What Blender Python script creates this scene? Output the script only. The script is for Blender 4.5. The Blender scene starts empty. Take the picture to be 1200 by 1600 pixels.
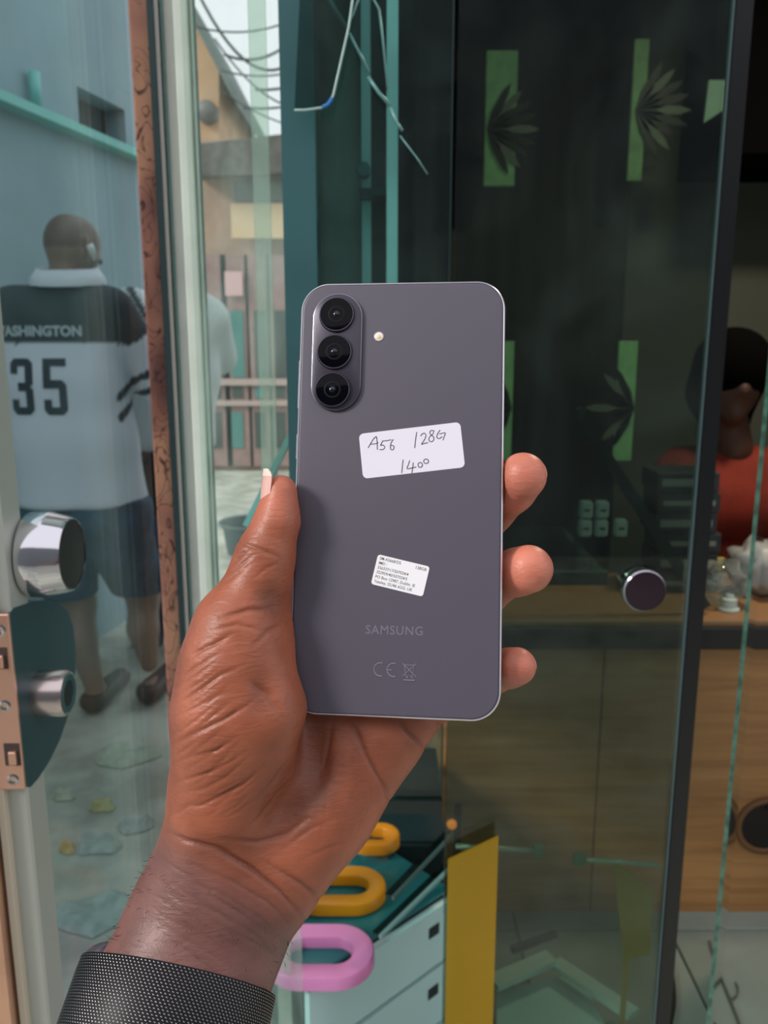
import bpy, bmesh, math, random
import numpy as np
from mathutils import Vector, Matrix
from mathutils.bvhtree import BVHTree
rnd = random.Random(7)
SC = bpy.context.scene
COL = SC.collection

# ------------------------------------------------------------------ camera, sky, light, exposure
F = 1300.0
PITCH = math.radians(11.8)
CAM = Vector((0, 0, 1.375))
cd = bpy.data.cameras.new('camera')
cd.sensor_fit = 'VERTICAL'; cd.sensor_height = 36; cd.lens = F / 1600 * 36
cd.clip_start = 0.02; cd.clip_end = 200
cd.dof.use_dof = True; cd.dof.focus_distance = 0.309; cd.dof.aperture_fstop = 19
cam = bpy.data.objects.new('camera', cd); COL.objects.link(cam)
cam.location = CAM; cam.rotation_euler = (math.pi/2 - PITCH, 0, 0)
SC.camera = cam
SC.view_settings.view_transform = 'Standard'; SC.view_settings.look = 'None'
SC.view_settings.gamma = 1; SC.view_settings.use_curve_mapping = False
SC.view_settings.exposure = 0.0
SC.cycles.max_bounces = 10; SC.cycles.transparent_max_bounces = 24
SC.cycles.glossy_bounces = 4; SC.cycles.transmission_bounces = 8; SC.cycles.diffuse_bounces = 4

wd = bpy.data.worlds.new('overcast_sky'); SC.world = wd; wd.use_nodes = True
nt = wd.node_tree; nt.nodes.clear()
wo = nt.nodes.new('ShaderNodeOutputWorld'); bg = nt.nodes.new('ShaderNodeBackground')
tc = nt.nodes.new('ShaderNodeTexCoord'); sx = nt.nodes.new('ShaderNodeSeparateXYZ')
rp = nt.nodes.new('ShaderNodeValToRGB')
rp.color_ramp.elements[0].position = 0.35; rp.color_ramp.elements[0].color = (0.50, 0.50, 0.52, 1)
rp.color_ramp.elements[1].position = 0.62; rp.color_ramp.elements[1].color = (0.80, 0.80, 0.86, 1)
mp = nt.nodes.new('ShaderNodeMapRange'); mp.inputs[1].default_value = -1; mp.inputs[2].default_value = 1
nt.links.new(tc.outputs['Generated'], sx.inputs[0]); nt.links.new(sx.outputs[2], mp.inputs[0])
nt.links.new(mp.outputs[0], rp.inputs[0]); nt.links.new(rp.outputs[0], bg.inputs[0]); nt.links.new(bg.outputs[0], wo.inputs[0])
bg.inputs[1].default_value = 1.35

sl = bpy.data.lights.new('sun', 'SUN'); sl.energy = 2.3; sl.angle = math.radians(16); sl.color = (1.0, 0.95, 0.9)
sun = bpy.data.objects.new('sun', sl); COL.objects.link(sun)
sun.location = (0, -1, 6)
sun.rotation_euler = Vector((0.74, 0.42, -0.53)).to_track_quat('-Z', 'Y').to_euler()

# ------------------------------------------------------------------ helpers
CT, ST = math.cos(PITCH), math.sin(PITCH)
RT = Vector((1, 0, 0)); UP = Vector((0, ST, CT)); FW = Vector((0, CT, -ST))
def ray(px, py):
    return RT*((px-600)/F) + UP*((800-py)/F) + FW
def P(px, py, Y):
    d = ray(px, py); return CAM + d*(Y/d.y)
def PZ(px, py, z):
    d = ray(px, py); return CAM + d*((z-CAM.z)/d.z)
def C2W(v):            # camera millimetres (right, down, ahead) -> world metres
    return CAM + RT*(v[0]/1000) - UP*(v[1]/1000) + FW*(v[2]/1000)
CMAT = Matrix(((RT.x, -UP.x, FW.x), (RT.y, -UP.y, FW.y), (RT.z, -UP.z, FW.z)))

def lin(h):
    h = h.lstrip('#'); o = []
    for i in (0, 2, 4):
        c = int(h[i:i+2], 16)/255; o.append(c/12.92 if c <= .04045 else ((c+.055)/1.055)**2.4)
    return (*o, 1)
MATS = {}
def mat(name, col, rough=.5, metal=0, noise=0, nscale=20, bump=0, bscale=60, spec=.5, sss=0, emit=0, coat=0, col2=None, bdist=.001, detail=4):
    if name in MATS: return MATS[name]
    m = bpy.data.materials.new(name); m.use_nodes = True; t = m.node_tree; b = t.nodes['Principled BSDF']
    c = lin(col) if isinstance(col, str) else col
    b.inputs['Base Color'].default_value = c; b.inputs['Roughness'].default_value = rough
    b.inputs['Metallic'].default_value = metal; b.inputs['Specular IOR Level'].default_value = spec
    b.inputs['Coat Weight'].default_value = coat; b.inputs['Coat Roughness'].default_value = .05
    if sss:
        b.inputs['Subsurface Weight'].default_value = sss; b.inputs['Subsurface Radius'].default_value = (1, .4, .2); b.inputs['Subsurface Scale'].default_value = .004
    if emit: b.inputs['Emission Color'].default_value = c; b.inputs['Emission Strength'].default_value = emit
    g = t.nodes.new('ShaderNodeTexCoord')
    if noise or col2:
        n = t.nodes.new('ShaderNodeTexNoise'); n.inputs['Scale'].default_value = nscale; n.inputs['Detail'].default_value = detail
        t.links.new(g.outputs['Object'], n.inputs['Vector'])
        r = t.nodes.new('ShaderNodeValToRGB'); t.links.new(n.outputs['Fac'], r.inputs[0])
        c2 = lin(col2) if col2 else tuple(min(1, x*(1+noise)) for x in c[:3])+(1,)
        c1 = c if col2 else tuple(x*(1-noise) for x in c[:3])+(1,)
        r.color_ramp.elements[0].position = .38; r.color_ramp.elements[0].color = c1
        r.color_ramp.elements[1].position = .62; r.color_ramp.elements[1].color = c2
        t.links.new(r.outputs[0], b.inputs['Base Color'])
    if bump:
        n = t.nodes.new('ShaderNodeTexNoise'); n.inputs['Scale'].default_value = bscale; n.inputs['Detail'].default_value = 6
        t.links.new(g.outputs['Object'], n.inputs['Vector'])
        bb = t.nodes.new('ShaderNodeBump'); bb.inputs['Strength'].default_value = bump; bb.inputs['Distance'].default_value = bdist
        t.links.new(n.outputs['Fac'], bb.inputs['Height']); t.links.new(bb.outputs[0], b.inputs['Normal'])
    MATS[name] = m; return m
def glass(name, tint, refl=1.0, dust_haze=0.0, rough=0.0, dcol='#b8ccc8', dscale=9, dmin=.15):
    """thin clear sheet: tinted see-through plus Fresnel reflection, with dusty smears that also paint in faint reflections and haze"""
    if name in MATS: return MATS[name]
    m = bpy.data.materials.new(name); m.use_nodes = True; t = m.node_tree; t.nodes.clear()
    o = t.nodes.new('ShaderNodeOutputMaterial'); tr = t.nodes.new('ShaderNodeBsdfTransparent'); gl = t.nodes.new('ShaderNodeBsdfGlossy')
    tr.inputs[0].default_value = lin(tint); gl.inputs['Roughness'].default_value = rough
    gl.inputs[0].default_value = (1, 1, 1, 1)
    lw = t.nodes.new('ShaderNodeLayerWeight'); lw.inputs[0].default_value = .5
    pw = t.nodes.new('ShaderNodeMath'); pw.operation = 'POWER'; pw.inputs[1].default_value = 5; t.links.new(lw.outputs['Facing'], pw.inputs[0])
    fr = t.nodes.new('ShaderNodeMath'); fr.operation = 'MULTIPLY_ADD'; fr.inputs[1].default_value = .95*refl; fr.inputs[2].default_value = .035*refl; t.links.new(pw.outputs[0], fr.inputs[0])
    mx = t.nodes.new('ShaderNodeMixShader')
    t.links.new(fr.outputs[0], mx.inputs[0]); t.links.new(tr.outputs[0], mx.inputs[1]); t.links.new(gl.outputs[0], mx.inputs[2])
    out = mx.outputs[0]
    if dust_haze:
        d = t.nodes.new('ShaderNodeBsdfDiffuse'); d.inputs[0].default_value = lin(dcol)
        g = t.nodes.new('ShaderNodeTexCoord'); n = t.nodes.new('ShaderNodeTexNoise'); n.inputs['Scale'].default_value = dscale; n.inputs['Detail'].default_value = 5; n.inputs['Distortion'].default_value = 1.0
        r = t.nodes.new('ShaderNodeMapRange'); r.inputs[1].default_value = .42; r.inputs[2].default_value = .75; r.inputs[3].default_value = dust_haze*dmin; r.inputs[4].default_value = dust_haze
        t.links.new(g.outputs['Object'], n.inputs['Vector']); t.links.new(n.outputs['Fac'], r.inputs[0])
        m2 = t.nodes.new('ShaderNodeMixShader'); t.links.new(r.outputs[0], m2.inputs[0]); t.links.new(out, m2.inputs[1]); t.links.new(d.outputs[0], m2.inputs[2]); out = m2.outputs[0]
    t.links.new(out, o.inputs[0]); MATS[name] = m; return m

def loc_of(o):
    v = Vector((0, 0, 0))
    while o is not None: v = v + o.location; o = o.parent
    return v
def mesh(name, V, Fc, m, parent=None, origin=None, smooth=False, auto=None):
    me = bpy.data.meshes.new(name)
    base = loc_of(parent) if parent else Vector((0, 0, 0))
    if origin is None:
        if parent is None:
            A = np.array([tuple(v) for v in V]); origin = Vector(((A[:,0].min()+A[:,0].max())/2, (A[:,1].min()+A[:,1].max())/2, A[:,2].min()))
        else: origin = base
    origin = Vector(origin)
    me.from_pydata([tuple(Vector(v)-origin) for v in V], [], [tuple(f) for f in Fc])
    if m: me.materials.append(m)
    if smooth: me.polygons.foreach_set('use_smooth', [True]*len(me.polygons))
    me.update()
    if auto:
        try: me.set_sharp_from_angle(angle=math.radians(auto))
        except Exception: pass
    o = bpy.data.objects.new(name, me); COL.objects.link(o)
    o.parent = parent; o.location = origin - base
    return o
def thing(name, label, cat, loc, group=None):
    o = bpy.data.objects.new(name, None); COL.objects.link(o); o.location = loc; o.empty_display_size = .05
    o['label'] = label; o['category'] = cat
    if group: o['group'] = group
    return o
def tag(o, label, cat=None, group=None, kind=None):
    if label: o['label'] = label
    if cat: o['category'] = cat
    if group: o['group'] = group
    if kind: o['kind'] = kind
    return o
def structure(o, label=None, cat=None): 
    o['kind'] = 'structure'
    if label: o['label'] = label
    if cat: o['category'] = cat
    return o

class MB:
    def __init__(s, M=None): s.v = []; s.f = []; s.M = M
    def add(s, V, Fc):
        n = len(s.v); s.v += [(s.M @ Vector(v)) if s.M is not None else Vector(v) for v in V]; s.f += [tuple(i+n for i in f) for f in Fc]; return s
    def box(s, c, sz, R=None, bev=0):
        hx, hy, hz = (x/2 for x in sz); c = Vector(c)
        if bev:
            pts = [(-hx, -hy), (hx, -hy), (hx, hy), (-hx, hy)]
            b = bev; oct_ = lambda e: [(-hx+b+e*0, -hy+e), (hx-b, -hy+e), (hx-e, -hy+b), (hx-e, hy-b), (hx-b, hy-e), (-hx+b, hy-e), (-hx+e, hy-b), (-hx+e, -hy+b)]
            V = []; 
            for z, e in ((-hz, b), (-hz+b, 0), (hz-b, 0), (hz, b)): V += [(x, y, z) for x, y in oct_(e*.7)]
            Fc = [tuple(reversed(range(8))), tuple(range(24, 32))]
            for k in range(3):
                for i in range(8): j = (i+1) % 8; Fc.append((k*8+i, k*8+j, k*8+8+j, k*8+8+i))
        else:
            V = [(-hx,-hy,-hz),(hx,-hy,-hz),(hx,hy,-hz),(-hx,hy,-hz),(-hx,-hy,hz),(hx,-hy,hz),(hx,hy,hz),(-hx,hy,hz)]
            Fc = [(3,2,1,0),(4,5,6,7),(0,1,5,4),(1,2,6,5),(2,3,7,6),(3,0,4,7)]
        V = [(R @ Vector(v) if R is not None else Vector(v)) + c for v in V]
        return s.add(V, Fc)
    def slab(s, a, b, c, d, th):           # quad a b c d thickened by vector th
        a, b, c, d, th = map(Vector, (a, b, c, d, th))
        return s.add([a, b, c, d, a+th, b+th, c+th, d+th], [(3,2,1,0),(4,5,6,7),(0,1,5,4),(1,2,6,5),(2,3,7,6),(3,0,4,7)])
    def tube(s, path, r, n=8, cap=True, flat=None):
        path = [Vector(p) for p in path]; N = len(path); rs = r if isinstance(r, (list, tuple)) else [r]*N
        V = []; Fc = []; ref = None
        for i, p in enumerate(path):
            d = (path[min(i+1, N-1)] - path[max(i-1, 0)]).normalized()
            if ref is None: ref = d.orthogonal().normalized()
            u = (ref - d*ref.dot(d)); u = u.normalized() if u.length > 1e-6 else d.orthogonal().normalized(); w = d.cross(u); ref = u
            for k in range(n):
                a = 2*math.pi*k/n; V.append(p + u*(math.cos(a)*rs[i]) + w*(math.sin(a)*rs[i]))
        for i in range(N-1):
            for k in range(n): j = (k+1) % n; Fc.append((i*n+k, i*n+j, i*n+n+j, i*n+n+k))
        if cap: Fc.append(tuple(reversed(range(n)))); Fc.append(tuple(range((N-1)*n, N*n)))
        return s.add(V, Fc)
    def lathe(s, c, axis, prof, n=40, cap=True):     # prof: (radius, height along axis)
        axis = Vector(axis).normalized(); u = axis.orthogonal().normalized(); w = axis.cross(u); c = Vector(c); V = []; Fc = []
        for r, h in prof:
            for k in range(n): a = 2*math.pi*k/n; V.append(c + axis*h + u*(r*math.cos(a)) + w*(r*math.sin(a)))
        for i in range(len(prof)-1):
            for k in range(n): j = (k+1) % n; Fc.append((i*n+k, i*n+j, i*n+n+j, i*n+n+k))
        if cap: Fc.append(tuple(reversed(range(n)))); Fc.append(tuple(range((len(prof)-1)*n, len(prof)*n)))
        return s.add(V, Fc)
    def prism(s, poly, o, ex, ey, ez):      # 2D polygon in frame (o, ex, ey), thickened by ez
        o, ex, ey, ez = map(Vector, (o, ex, ey, ez)); n = len(poly)
        V = [o+ex*x+ey*y for x, y in poly] + [o+ex*x+ey*y+ez for x, y in poly]
        Fc = [tuple(reversed(range(n))), tuple(range(n, 2*n))] + [(i, (i+1) % n, n+(i+1) % n, n+i) for i in range(n)]
        return s.add(V, Fc)
    def build(s, name, m, parent=None, origin=None, smooth=False, auto=None):
        return mesh(name, s.v, s.f, m, parent, origin, smooth or bool(auto), auto)

def rrect(w, h, r, n=10, cx=0, cy=0):
    out = []
    for qx, qy, a0 in ((1, 1, 0), (-1, 1, 90), (-1, -1, 180), (1, -1, 270)):
        for k in range(n+1):
            a = math.radians(a0 + 90*k/n); out.append((cx+qx*(w/2-r)+r*math.cos(a), cy+qy*(h/2-r)+r*math.sin(a)))
    return out
def loft(loops, cap0=True, cap1=True):
    V = []; Fc = []; n = len(loops[0])
    for L in loops: V += list(L)
    for i in range(len(loops)-1):
        for k in range(n): j = (k+1) % n; Fc.append((i*n+k, i*n+j, i*n+n+j, i*n+n+k))
    if cap0: Fc.append(tuple(reversed(range(n))))
    if cap1: Fc.append(tuple(range((len(loops)-1)*n, len(loops)*n)))
    return V, Fc

def text_mesh(body, size=1.0, space=1.0, bold=0.0, align='CENTER'):
    cu = bpy.data.curves.new('text', 'FONT'); cu.body = body; cu.size = size; cu.align_x = align; cu.align_y = 'CENTER'; cu.space_character = space; cu.offset = bold
    cu.resolution_u = 4
    o = bpy.data.objects.new('text', cu); COL.objects.link(o)
    bpy.context.view_layer.update()
    me = bpy.data.meshes.new_from_object(o.evaluated_get(bpy.context.evaluated_depsgraph_get()))
    V = [v.co.copy() for v in me.vertices]; Fc = [tuple(p.vertices) for p in me.polygons]
    bpy.data.objects.remove(o); bpy.data.curves.remove(cu); bpy.data.meshes.remove(me)
    return V, Fc

# ------------------------------------------------------------------ implicit bodies: smooth union of tapered capsules, meshed by surface nets
class Field:
    def __init__(s, lo, hi, h):
        s.lo = np.array(lo, float); s.h = h; s.n = np.ceil((np.array(hi)-s.lo)/h).astype(int)+1
        s.f = None; s.reset()
    def reset(s): s.acc = np.zeros(tuple(s.n), np.float32); s.k = None
    def sub(s, lo, hi):
        a = np.clip(np.floor((np.array(lo)-s.lo)/s.h).astype(int), 0, s.n-1); b = np.clip(np.ceil((np.array(hi)-s.lo)/s.h).astype(int)+1, 1, s.n)
        b = np.maximum(b, a+1)
        sl_ = tuple(slice(a[i], b[i]) for i in range(3))
        g = [(s.lo[i]+s.h*np.arange(a[i], b[i])).astype(np.float32) for i in range(3)]
        return sl_, g[0][:, None, None], g[1][None, :, None], g[2][None, None, :]
    def group(s, prims, k):
        """prims: (ax,ay,az,ra, bx,by,bz,rb [, (sx,sy,sz)])   returns distance field"""
        acc = np.zeros(tuple(s.n), np.float32)
        for p in prims:
            a = np.array(p[0:3], float); ra = p[3]; b = np.array(p[4:7], float); rb = p[7]; sc = p[8] if len(p) > 8 else (1, 1, 1)
            m = 5*k; rm = max(ra, rb)
            pad = np.array([rm*max(1, q)+m for q in sc])
            sl_, X, Y, Z = s.sub(np.minimum(a, b)-pad, np.maximum(a, b)+pad)
            ab = b-a; L = float(ab@ab)+1e-9
            t = np.clip(((X-a[0])*ab[0]+(Y-a[1])*ab[1]+(Z-a[2])*ab[2])/L, 0, 1)
            dx = (X-a[0]-t*ab[0])/sc[0]; dy = (Y-a[1]-t*ab[1])/sc[1]; dz = (Z-a[2]-t*ab[2])/sc[2]
            q = np.sqrt(dx*dx+dy*dy+dz*dz); r = ra+(rb-ra)*t
            if sc != (1, 1, 1):
                q2 = np.sqrt((dx*sc[0])**2+(dy*sc[1])**2+(dz*sc[2])**2)+1e-6; d = (q-r)*(q2/np.maximum(q, 1e-6))
            else: d = q-r
            acc[sl_] += np.exp(-np.clip(d, -12*k, 5*k)/k)
        return (-k*np.log(acc+np.exp(-6.0))).astype(np.float32)
def smin(a, b, k):
    h = np.clip(.5+.5*(b-a)/k, 0, 1); return b+(a-b)*h-k*h*(1-h)
def surface_nets(f, lo, h):
    s = f < 0
    c = np.zeros(tuple(np.array(s.shape)-1), np.int8)
    offs = [(i, j, k) for i in (0, 1) for j in (0, 1) for k in (0, 1)]
    nx, ny, nz = s.shape
    for i, j, k in offs: c += s[i:nx-1+i, j:ny-1+j, k:nz-1+k]
    act = np.nonzero((c > 0) & (c < 8)); A = np.stack(act, 1)
    val = {o: f[act[0]+o[0], act[1]+o[1], act[2]+o[2]] for o in offs}
    pos = np.zeros((len(A), 3)); cnt = np.zeros(len(A))
    for o in offs:
        for ax in range(3):
            if o[ax] == 0:
                o2 = list(o); o2[ax] = 1; o2 = tuple(o2); v0, v1 = val[o], val[o2]; cr = (v0 < 0) != (v1 < 0)
                t = np.where(cr, v0/np.where(v0 == v1, 1, v0-v1), 0)
                pt = np.tile(np.array(o, float), (len(A), 1)); pt[:, ax] = t
                pos += pt*cr[:, None]; cnt += cr
    V = (A+pos/cnt[:, None])*h+np.array(lo)
    idx = -np.ones(c.shape, np.int32); idx[act] = np.arange(len(A))
    Q = []
    for ax in range(3):
        o1, o2 = [q for q in range(3) if q != ax]
        sl0 = [slice(1, -1)]*3; sl0[ax] = slice(0, -1); sl1 = [slice(1, -1)]*3; sl1[ax] = slice(1, None)
        a, b = s[tuple(sl0)], s[tuple(sl1)]
        e = np.stack(np.nonzero(a != b), 1)
        inside = a[tuple(e.T)]
        base = e.copy(); base[:, o1] += 1; base[:, o2] += 1
        def ci(d1, d2):
            q = base.copy(); q[:, o1] -= d1; q[:, o2] -= d2; return idx[tuple(q.T)]
        q = np.stack([ci(1, 1), ci(0, 1), ci(0, 0), ci(1, 0)], 1)
        flip = inside if ax != 1 else ~inside
        q[~flip] = q[~flip][:, ::-1]; Q.append(q)
    Q = np.concatenate(Q); Q = Q[(Q >= 0).all(1)]
    return V, Q
def relax(V, Q, it=2, lam=.5):
    E = np.concatenate([Q[:, [0, 1]], Q[:, [1, 2]], Q[:, [2, 3]], Q[:, [3, 0]]])
    for _ in range(it):
        S = np.zeros_like(V); n = np.zeros(len(V))
        for c in range(3):
            S[:, c] = np.bincount(E[:, 0], V[E[:, 1], c], len(V))+np.bincount(E[:, 1], V[E[:, 0], c], len(V))
        n = np.bincount(E[:, 0], minlength=len(V))+np.bincount(E[:, 1], minlength=len(V))
        V = V+lam*(S/np.maximum(n, 1)[:, None]-V)
    return V
def normals(V, Q):
    n = np.cross(V[Q[:, 2]]-V[Q[:, 0]], V[Q[:, 3]]-V[Q[:, 1]]); N = np.zeros_like(V)
    for i in range(4):
        for c in range(3): N[:, c] += np.bincount(Q[:, i], n[:, c], len(V))
    return N/np.maximum(np.linalg.norm(N, axis=1), 1e-12)[:, None]
def np_mesh(name, V, Q, m, parent=None, origin=None, attr=None):
    base = np.array(loc_of(parent)) if parent else np.zeros(3)
    org = np.array(origin) if origin is not None else (base if parent else np.array([V[:, 0].mean(), V[:, 1].mean(), V[:, 2].min()]))
    me = bpy.data.meshes.new(name)
    me.vertices.add(len(V)); me.vertices.foreach_set('co', (V-org).astype(np.float32).ravel())
    k = Q.shape[1]
    me.loops.add(Q.size); me.loops.foreach_set('vertex_index', Q.astype(np.int32).ravel())
    me.polygons.add(len(Q)); me.polygons.foreach_set('loop_start', np.arange(0, Q.size, k, dtype=np.int32)); 
    me.update(calc_edges=True); me.validate()
    me.polygons.foreach_set('use_smooth', np.ones(len(me.polygons), bool))
    if attr is not None:
        ca = me.color_attributes.new('tone', 'FLOAT_COLOR', 'POINT'); ca.data.foreach_set('color', np.c_[attr, np.ones(len(V))].astype(np.float32).ravel())
    me.materials.append(m)
    o = bpy.data.objects.new(name, me); COL.objects.link(o); o.parent = parent; o.location = Vector(org-base)
    return o
# ------------------------------------------------------------------ setting: street, shop shell
def XP(px, py, X):      # meet the vertical plane x = X
    d = ray(px, py); return CAM + d*(X/d.x)
m_ground = mat('street_concrete', '#9c9d92', .8, 0, bump=.5, bscale=14, bdist=.01, col2='#c6c8ba', nscale=5, detail=6)
structure(MB().box((0, 3, -.05), (40, 40, .1)).build('ground', m_ground), 'grey patchy concrete ground of the yard outside the shop')
# grey painted wall of the yard, with a recessed opening
m_wall = mat('painted_wall', '#8da4ab', .8, 0, noise=.06, nscale=2.5, bump=.15, bscale=30)
w0 = P(100, 528, 3.6); wd_ = Vector((.216, .976, 0)).normalized(); wn = Vector((wd_.y, -wd_.x, 0))
def WPT(px, py):
    d = ray(px, py); t = wn.dot(w0-CAM)/wn.dot(d); p = CAM+d*t; return (p-w0).dot(wd_), p.z
def WW(s, z, off=0): return Vector((w0.x, w0.y, 0))+wd_*s+Vector((0, 0, z))+wn*off
s0, z1 = WPT(120, 134); s1, _ = WPT(195, 180); _, z0 = WPT(121, 192)
wl_ = MB()
def wrect(mb, a, b, c, d, o=0, th=-.2): mb.slab(WW(a, c, o), WW(b, c, o), WW(b, d, o), WW(a, d, o), wn*th)
wrect(wl_, -3, s0, 0, 4.6); wrect(wl_, s1, .78, 0, 4.6); wrect(wl_, s0, s1, 0, z0); wrect(wl_, s0, s1, z1, 4.6)
wy = structure(wl_.build('wall_yard', m_wall), 'blue-grey painted yard wall on the left')
rc = MB(); rc.slab(WW(s0, z0, -.19), WW(s1, z0, -.19), WW(s1, z1, -.19), WW(s0, z1, -.19), wn*-.02); rc.build('recess_back', mat('recess_dark', '#4d5b60', .8), wy)
rc = MB(); rc.slab(WW(s0+(s1-s0)*.45, z0, -.10), WW(s1, z0, -.10), WW(s1, z1*.98+z0*.02, -.10), WW(s0+(s1-s0)*.45, z1*.98+z0*.02, -.10), wn*-.04); rc.build('recess_shutter', mat('shutter_dark', '#23292c', .7), wy)
sa, za = WPT(0, 152); sb, zb = WPT(213, 243)
lg_ = MB(); lg_.slab(WW(-3, za-.035, 0), WW(.78, za-.035, 0), WW(.78, za, 0), WW(-3, za, 0), wn*.07); lg_.build('ledge', mat('ledge_paint', '#7fc4bb', .6), wy)
sp, zp = WPT(42, 113); _, zq = WPT(42, 165)
MB().tube([WW(sp, zq, .03), WW(sp, zp, .03)], .022, 10).build('pipe_stub', MATS['ledge_paint'], wy, smooth=True)
structure(MB().box((0, -3.3, 1.8), (9, .12, 3.6)).build('wall_reflection_blocker', mat('blocker_wall_grey', '#74797d', .8)))  # unseen wall added behind the camera to darken reflections in the glass
# far side of the yard
YB = 8.7
def R4(x0, y0, x1, y1, Y, th=.05): a = P(x0, y1, Y); b = P(x1, y0, Y); return (a.x, b.x, a.z, b.z)
def pbox(mb, x0, y0, x1, y1, Y, th=.05):
    a, b, c, d = R4(x0, y0, x1, y1, Y); return mb.box(((a+b)/2, Y+th/2, (c+d)/2), (b-a, th, d-c))
hs = thing('outbuilding', 'tan gabled building with a dark sloping roof edge, across the yard', 'building', P(300, 700, 9.4))
mb = MB()
pts = [P(150, 700, 9.4), P(342, 700, 9.4), P(342, 112, 9.4), P(285, 0, 9.4), P(255, -60, 9.4), P(150, -60, 9.4)]
pts = [(p.x, p.z) for p in pts]; pts[0] = (pts[0][0], 0); pts[1] = (pts[1][0], 0)
mb.prism(pts, (0, 9.4, 0), (1, 0, 0), (0, 0, 1), (0, 2.5, 0)).build('gable_wall', mat('tan_render', '#c9a17c', .85, noise=.08, nscale=3), hs)
a = P(360, 122, 9.2); b = P(285, -25, 9.2); dn = Vector((0, 0, -.16))
MB().slab(a, b, b+dn, a+dn, (0, 2.8, 0)).build('roof_edge', mat('roof_dark', '#66706d', .8), hs)
MB().lathe(P(326, 178, 9.4), (0, -1, 0), [(.11, 0), (.11, .12), (.09, .16)], 20).build('wall_lamp', mat('lamp_grey', '#6d6a68', .5), hs, smooth=True)
gt = thing('gatehouse', 'low brown building with a dark eave and a brown panelled metal gate', 'building', P(390, 735, YB))
x0, x1, zz0, zz1 = R4(300, 215, 640, 735, YB)
MB().box(((x0+x1)/2, YB+.25, zz1/2), (x1-x0, .35, zz1)).build('front_wall', mat('brown_render', '#b0937f', .85, noise=.1, nscale=4), gt)
mb = MB(); mb.slab(P(300, 226, YB-.35), P(640, 186, YB-.35), P(640, 262, YB-.35), P(300, 276, YB-.35), (0, .8, .1)); mb.build('eave', mat('eave_dark', '#5d5650', .85, noise=.2, nscale=12), gt)
mb = MB(); pbox(mb, 362, 318, 470, 372, YB-.1, .08); mb.build('sign_board', mat('sign_tan', '#d9bb92', .7), gt)
mb = MB(); pbox(mb, 366, 284, 470, 312, YB, .1); mb.build('vent_strip', mat('vent_dark', '#6b7068', .7), gt)
m_gate = mat('gate_paint', '#9c7d78', .6, .2, noise=.1, nscale=8); m_gd = mat('gate_dark', '#3f4844', .7)
for k, (ga, gb) in enumerate(((322, 352), (356, 386), (392, 420), (424, 452))):
    mb = MB(); pbox(mb, ga, 398, gb, 728, YB, .06); lf = mb.build('gate_leaf', m_gate, gt)
    for (ya, yb) in ((485, 590), (604, 622), (644, 700)):
        mb = MB(); pbox(mb, ga+7, ya, gb-7, yb, YB-.012, .01); mb.build('gate_opening', m_gd if (k+ya) % 3 else mat('gate_teal', '#4f8580', .6), lf)
mb = MB(); pbox(mb, 318, 592, 455, 602, YB-.05, .05); pbox(mb, 318, 626, 455, 634, YB-.05, .05); mb.build('gate_rail', mat('gate_rail', '#b5a09a', .6), gt)
mb = MB(); pbox(mb, 352, 424, 378, 462, YB-.06, .02); mb.build('notice', mat('notice_pink', '#d9aeb0', .7), gt)
bs = thing('basin', 'dark plastic basin on the ground in front of the brown gate', 'basin', P(392, 800, 5.3))
bs.location.z = 0
cb = P(392, 800, 5.3); cb.z = 0
MB().lathe(cb, (0, 0, 1), [(.16, 0), (.19, .20), (.20, .20), (.20, .18), (.18, .17), (.15, .02)], 28).build('tub', mat('basin_dark', '#2b3d40', .6), bs, auto=40)
MB().lathe(cb, (0, 0, 1), [(.205, .19), (.215, .2), (.205, .21), (.195, .2), (.205, .19)], 28, cap=False).build('rim', mat('basin_rim', '#3b5054', .5), bs, smooth=True)
# overhead wires
def sag(a, b, s, n=14): return [a.lerp(b, i/n)-Vector((0, 0, s*4*(i/n)*(1-i/n))) for i in range(n+1)]
wires = [((305, -20), (470, 85), .35, .014), ((350, 85), (470, 50), .12, .012), ((300, 40), (480, 20), .1, .008), ((345, 110), (480, 105), .06, .008), ((335, 60), (480, 170), .15, .009), ((400, 140), (470, 130), .02, .012), ((380, 168), (480, 158), .03, .01), ((350, 145), (470, 200), .04, .007)]
for i, (a, b, s, r) in enumerate(wires):
    o = MB().tube(sag(P(*a, 8.0), P(*b, 8.4), s), r, 6).build('overhead_wire', mat('wire_black', '#2f3033', .6), smooth=True)
    tag(o, 'black overhead wire '+('sagging most deeply, thickest, from the top corner', 'rising from the gable to the side pane edge', 'thin and nearly level at the very top', 'thin and level halfway down the sky', 'sagging steeply down to the low roof', 'short and dark right above the roof, upper', 'short and dark right above the roof, lower', 'thinnest, slanting down to the eave')[i], 'wire', 'overhead wires above the yard')
# litter on the ground
def scrap(px, py, w, col, label, cat='litter', n=9, seed=0):
    c = PZ(px, py, .004); r_ = random.Random(seed); pts = [(w*(.6+.5*r_.random())*math.cos(2*math.pi*k/n), .75*w*(.6+.5*r_.random())*math.sin(2*math.pi*k/n)) for k in range(n)]
    V = [c+Vector((x, y, 0)) for x, y in pts]+[c+Vector((x*.6, y*.6, .012+.02*r_.random())) for x, y in pts]+[c+Vector((0, 0, .01))]
    Fc = [(k, (k+1) % n, n+(k+1) % n, n+k) for k in range(n)]+[(n+k, n+(k+1) % n, 2*n) for k in range(n)]
    tag(mesh('scrap', V, Fc, mat('scrap_'+col[1:], col, .7, noise=.15, nscale=30)), label, cat)
scrap(150, 1320, .075, '#aeb6ad', 'crumpled white scrap on the yard floor, left of the wrist')
scrap(100, 1246, .035, '#b9bba6', 'small pale scrap on the yard floor under the door lock')
scrap(160, 1262, .04, '#b9b37c', 'yellowish scrap on the yard floor beside the hand')
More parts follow.
